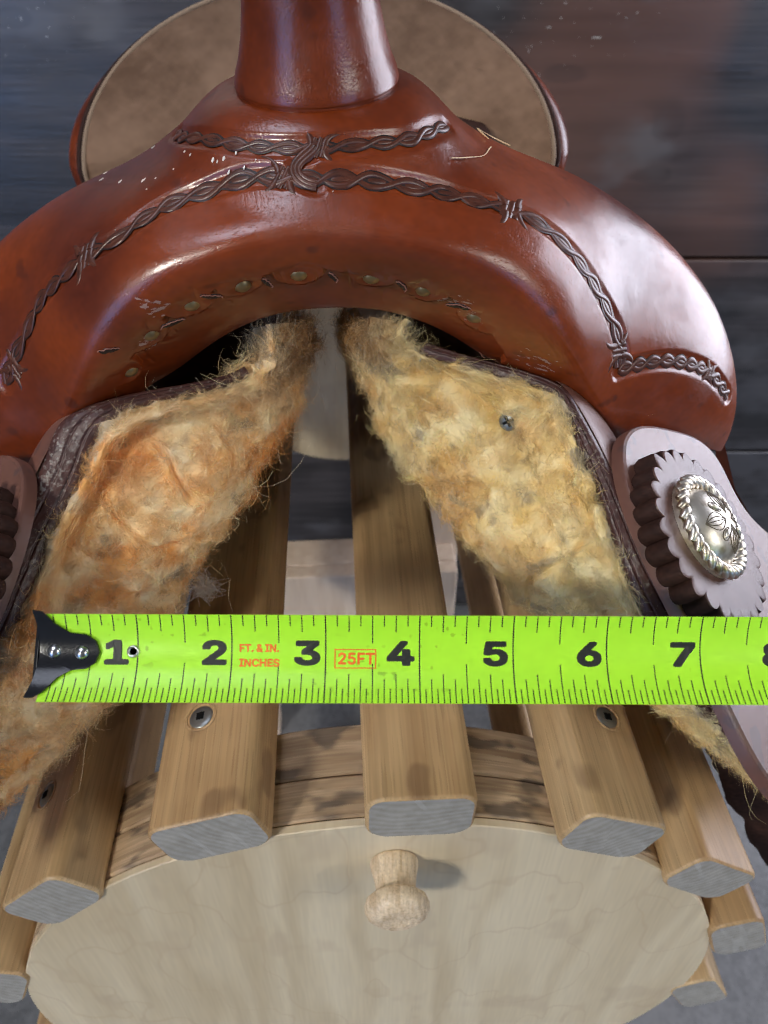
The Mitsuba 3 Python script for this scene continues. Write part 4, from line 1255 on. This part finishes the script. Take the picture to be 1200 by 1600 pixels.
for n in range(1, 11):
    x = X0 + n * IN - .0013
    if n == 10: x += .004
    k = letter(str(n), .0058, 1.52, True, x - (.0010 if n == 1 else 0), -.0014, 'print_black', 'numeral')
letter('FT. & IN.', .0019, 1.0, True, X0 + 2 * IN + .0021, .0018, 'print_orange', 'lettering', 'left')
letter('INCHES', .0019, 1.08, True, X0 + 2 * IN + .0021, -.0021, 'print_orange', 'lettering', 'left')
letter('25FT', .0029, 1.02, True, X0 + 3 * IN + .0034, -.0014, 'print_orange', 'lettering', 'left')
bx0, bx1, by0, by1, lw = X0 + 3 * IN + .0024, X0 + 3 * IN + .0137, -.0026, .0026, .00030
m = join([grid(np.array([[(x, y, 0) for y in (a, b)] for x in np.linspace(c, d, 8)])) for a, b, c, d in
          ((by0, by0 + lw, bx0, bx1), (by1 - lw, by1, bx0, bx1), (by0, by1, bx0, bx0 + lw), (by0, by1, bx1 - lw, bx1))])
m.vertices = on_blade(m.vertices, .00008)
part('tape_measure__lettering_frame', m, 'print_orange', smooth=False)
# end hook: black plate with a bent lip, two rivets; steel eyelet at the first inch
px = .2084 / 1202
hk = [(60, 958), (74, 960), (90, 978), (112, 992), (138, 995), (152, 1004), (158, 1021), (152, 1038), (138, 1047), (116, 1049), (97, 1060), (78, 1083), (66, 1090), (54, 1090), (60, 1065), (66, 1022), (64, 985)]
hk = Polygon([((x - 600) * px, (1030 - y) * px) for x, y in hk]).buffer(-.0003).buffer(.0006, quad_segs=8).buffer(-.0003)
hm = extrude(hk, .0009)
hm = hm.subdivide_to_size(.0022)
hm.vertices = on_blade(hm.vertices, .00025)
part('tape_measure__end_hook', hm, 'black_paint', smooth=35)
lip = rbox((.0012, .0215, .0085), .0005, 8)
lip.apply_translation(((60 - 600) * px, .0008, -.0030))
lip.vertices = TO + np.array(lip.vertices) @ np.array([TX, TY, TZ])
part('tape_measure__end_hook__lip', lip, 'black_paint', smooth=35)
for (x, y) in ((88, 1020), (131, 1022)):
    rv = lathe([(0, .0011), (.0009, .0010), (.0016, .0006), (.0019, 0), (.0019, -.0003)][::-1], 24)
    o = np.array([[(x - 600) * px, (1030 - y) * px, 0.0]])
    o = on_blade(o, .00115)[0]
    part('tape_measure__end_hook__rivet', frame_mesh(rv, o, TX, TY, TZ), 'steel', smooth=60)
ey = lathe([(.0008, -.0001), (.0009, .0004), (.0012, .0007), (.0016, .0006), (.0018, .0001), (.0018, -.0002)][::-1], 28)
o = on_blade(np.array([[(209 - 600) * px, (1030 - 1020) * px, 0.0]]), .0001)[0]
part('tape_measure__eyelet', frame_mesh(ey, o, TX, TY, TZ), 'steel', smooth=60)
dk = lathe([(0, .0002), (.00085, .0002)], 24)
part('tape_measure__eyelet__hole', frame_mesh(dk, o, TX, TY, TZ), 'dark_hole', smooth=False)
say('tape_measure', 'lime green tape measure blade stretched across the saddle gullet', 'tape measure')

# ------------------------------------------------------------------ loose bits: straw wisps on the fork and a hair tangle hanging from the wool
for pts, lab in (([[0.6055, 0.3691], [0.6153, 0.3543], [0.628, 0.3322], [0.6359, 0.3158], [0.6404, 0.2969], [0.6441, 0.273]], 'bent pale straw wisp lying across the fork leather right of the horn'), ([[0.6428, 0.2439], [0.6515, 0.203], [0.6565, 0.2025], [0.6628, 0.2019]], 'tiny pale straw wisp near the back edge of the fork leather')):
    p, n = on_fork(pts, 24)
    q = np.linspace(0, 1, 24)
    m = tube(p + n * .00075, .00016 + .00006 * np.sin(q * 9), 6)
    m.vertices = to_saddle(m.vertices)
    k = part('straw_wisp', m, 'straw', smooth=60)
    say(k, lab, 'straw')
r = np.random.default_rng(77)
hc = np.array([-0.0619, -0.012, -0.2413])
hs = []
for k in range(34):
    a = r.normal(size=(9, 3)) * np.array([.0046, .0030, .0034]) * r.uniform(.35, 1.3)
    a = np.cumsum(np.vstack([a[:1], np.diff(a, axis=0) * .8]), 0)
    pth = curve(hc + a, 40)
    hs.append(tube(pth, r.uniform(.00007, .00012), 4))
for k in range(9):
    e = hc + np.array([-.004 - .004 * r.uniform(), .004, .006]) + r.normal(size=3) * .003
    hs.append(tube(curve(np.array([hc + r.normal(size=3) * .002, (hc + e) / 2 + r.normal(size=3) * .003, e]), 24), .00007, 4))
m = join(hs); m.vertices = to_saddle(m.vertices)
part('hair_tangle', m, 'pale_hair', smooth=60)
say('hair_tangle', 'small grey tangle of loose hair hanging from the left wool lining', 'hair')
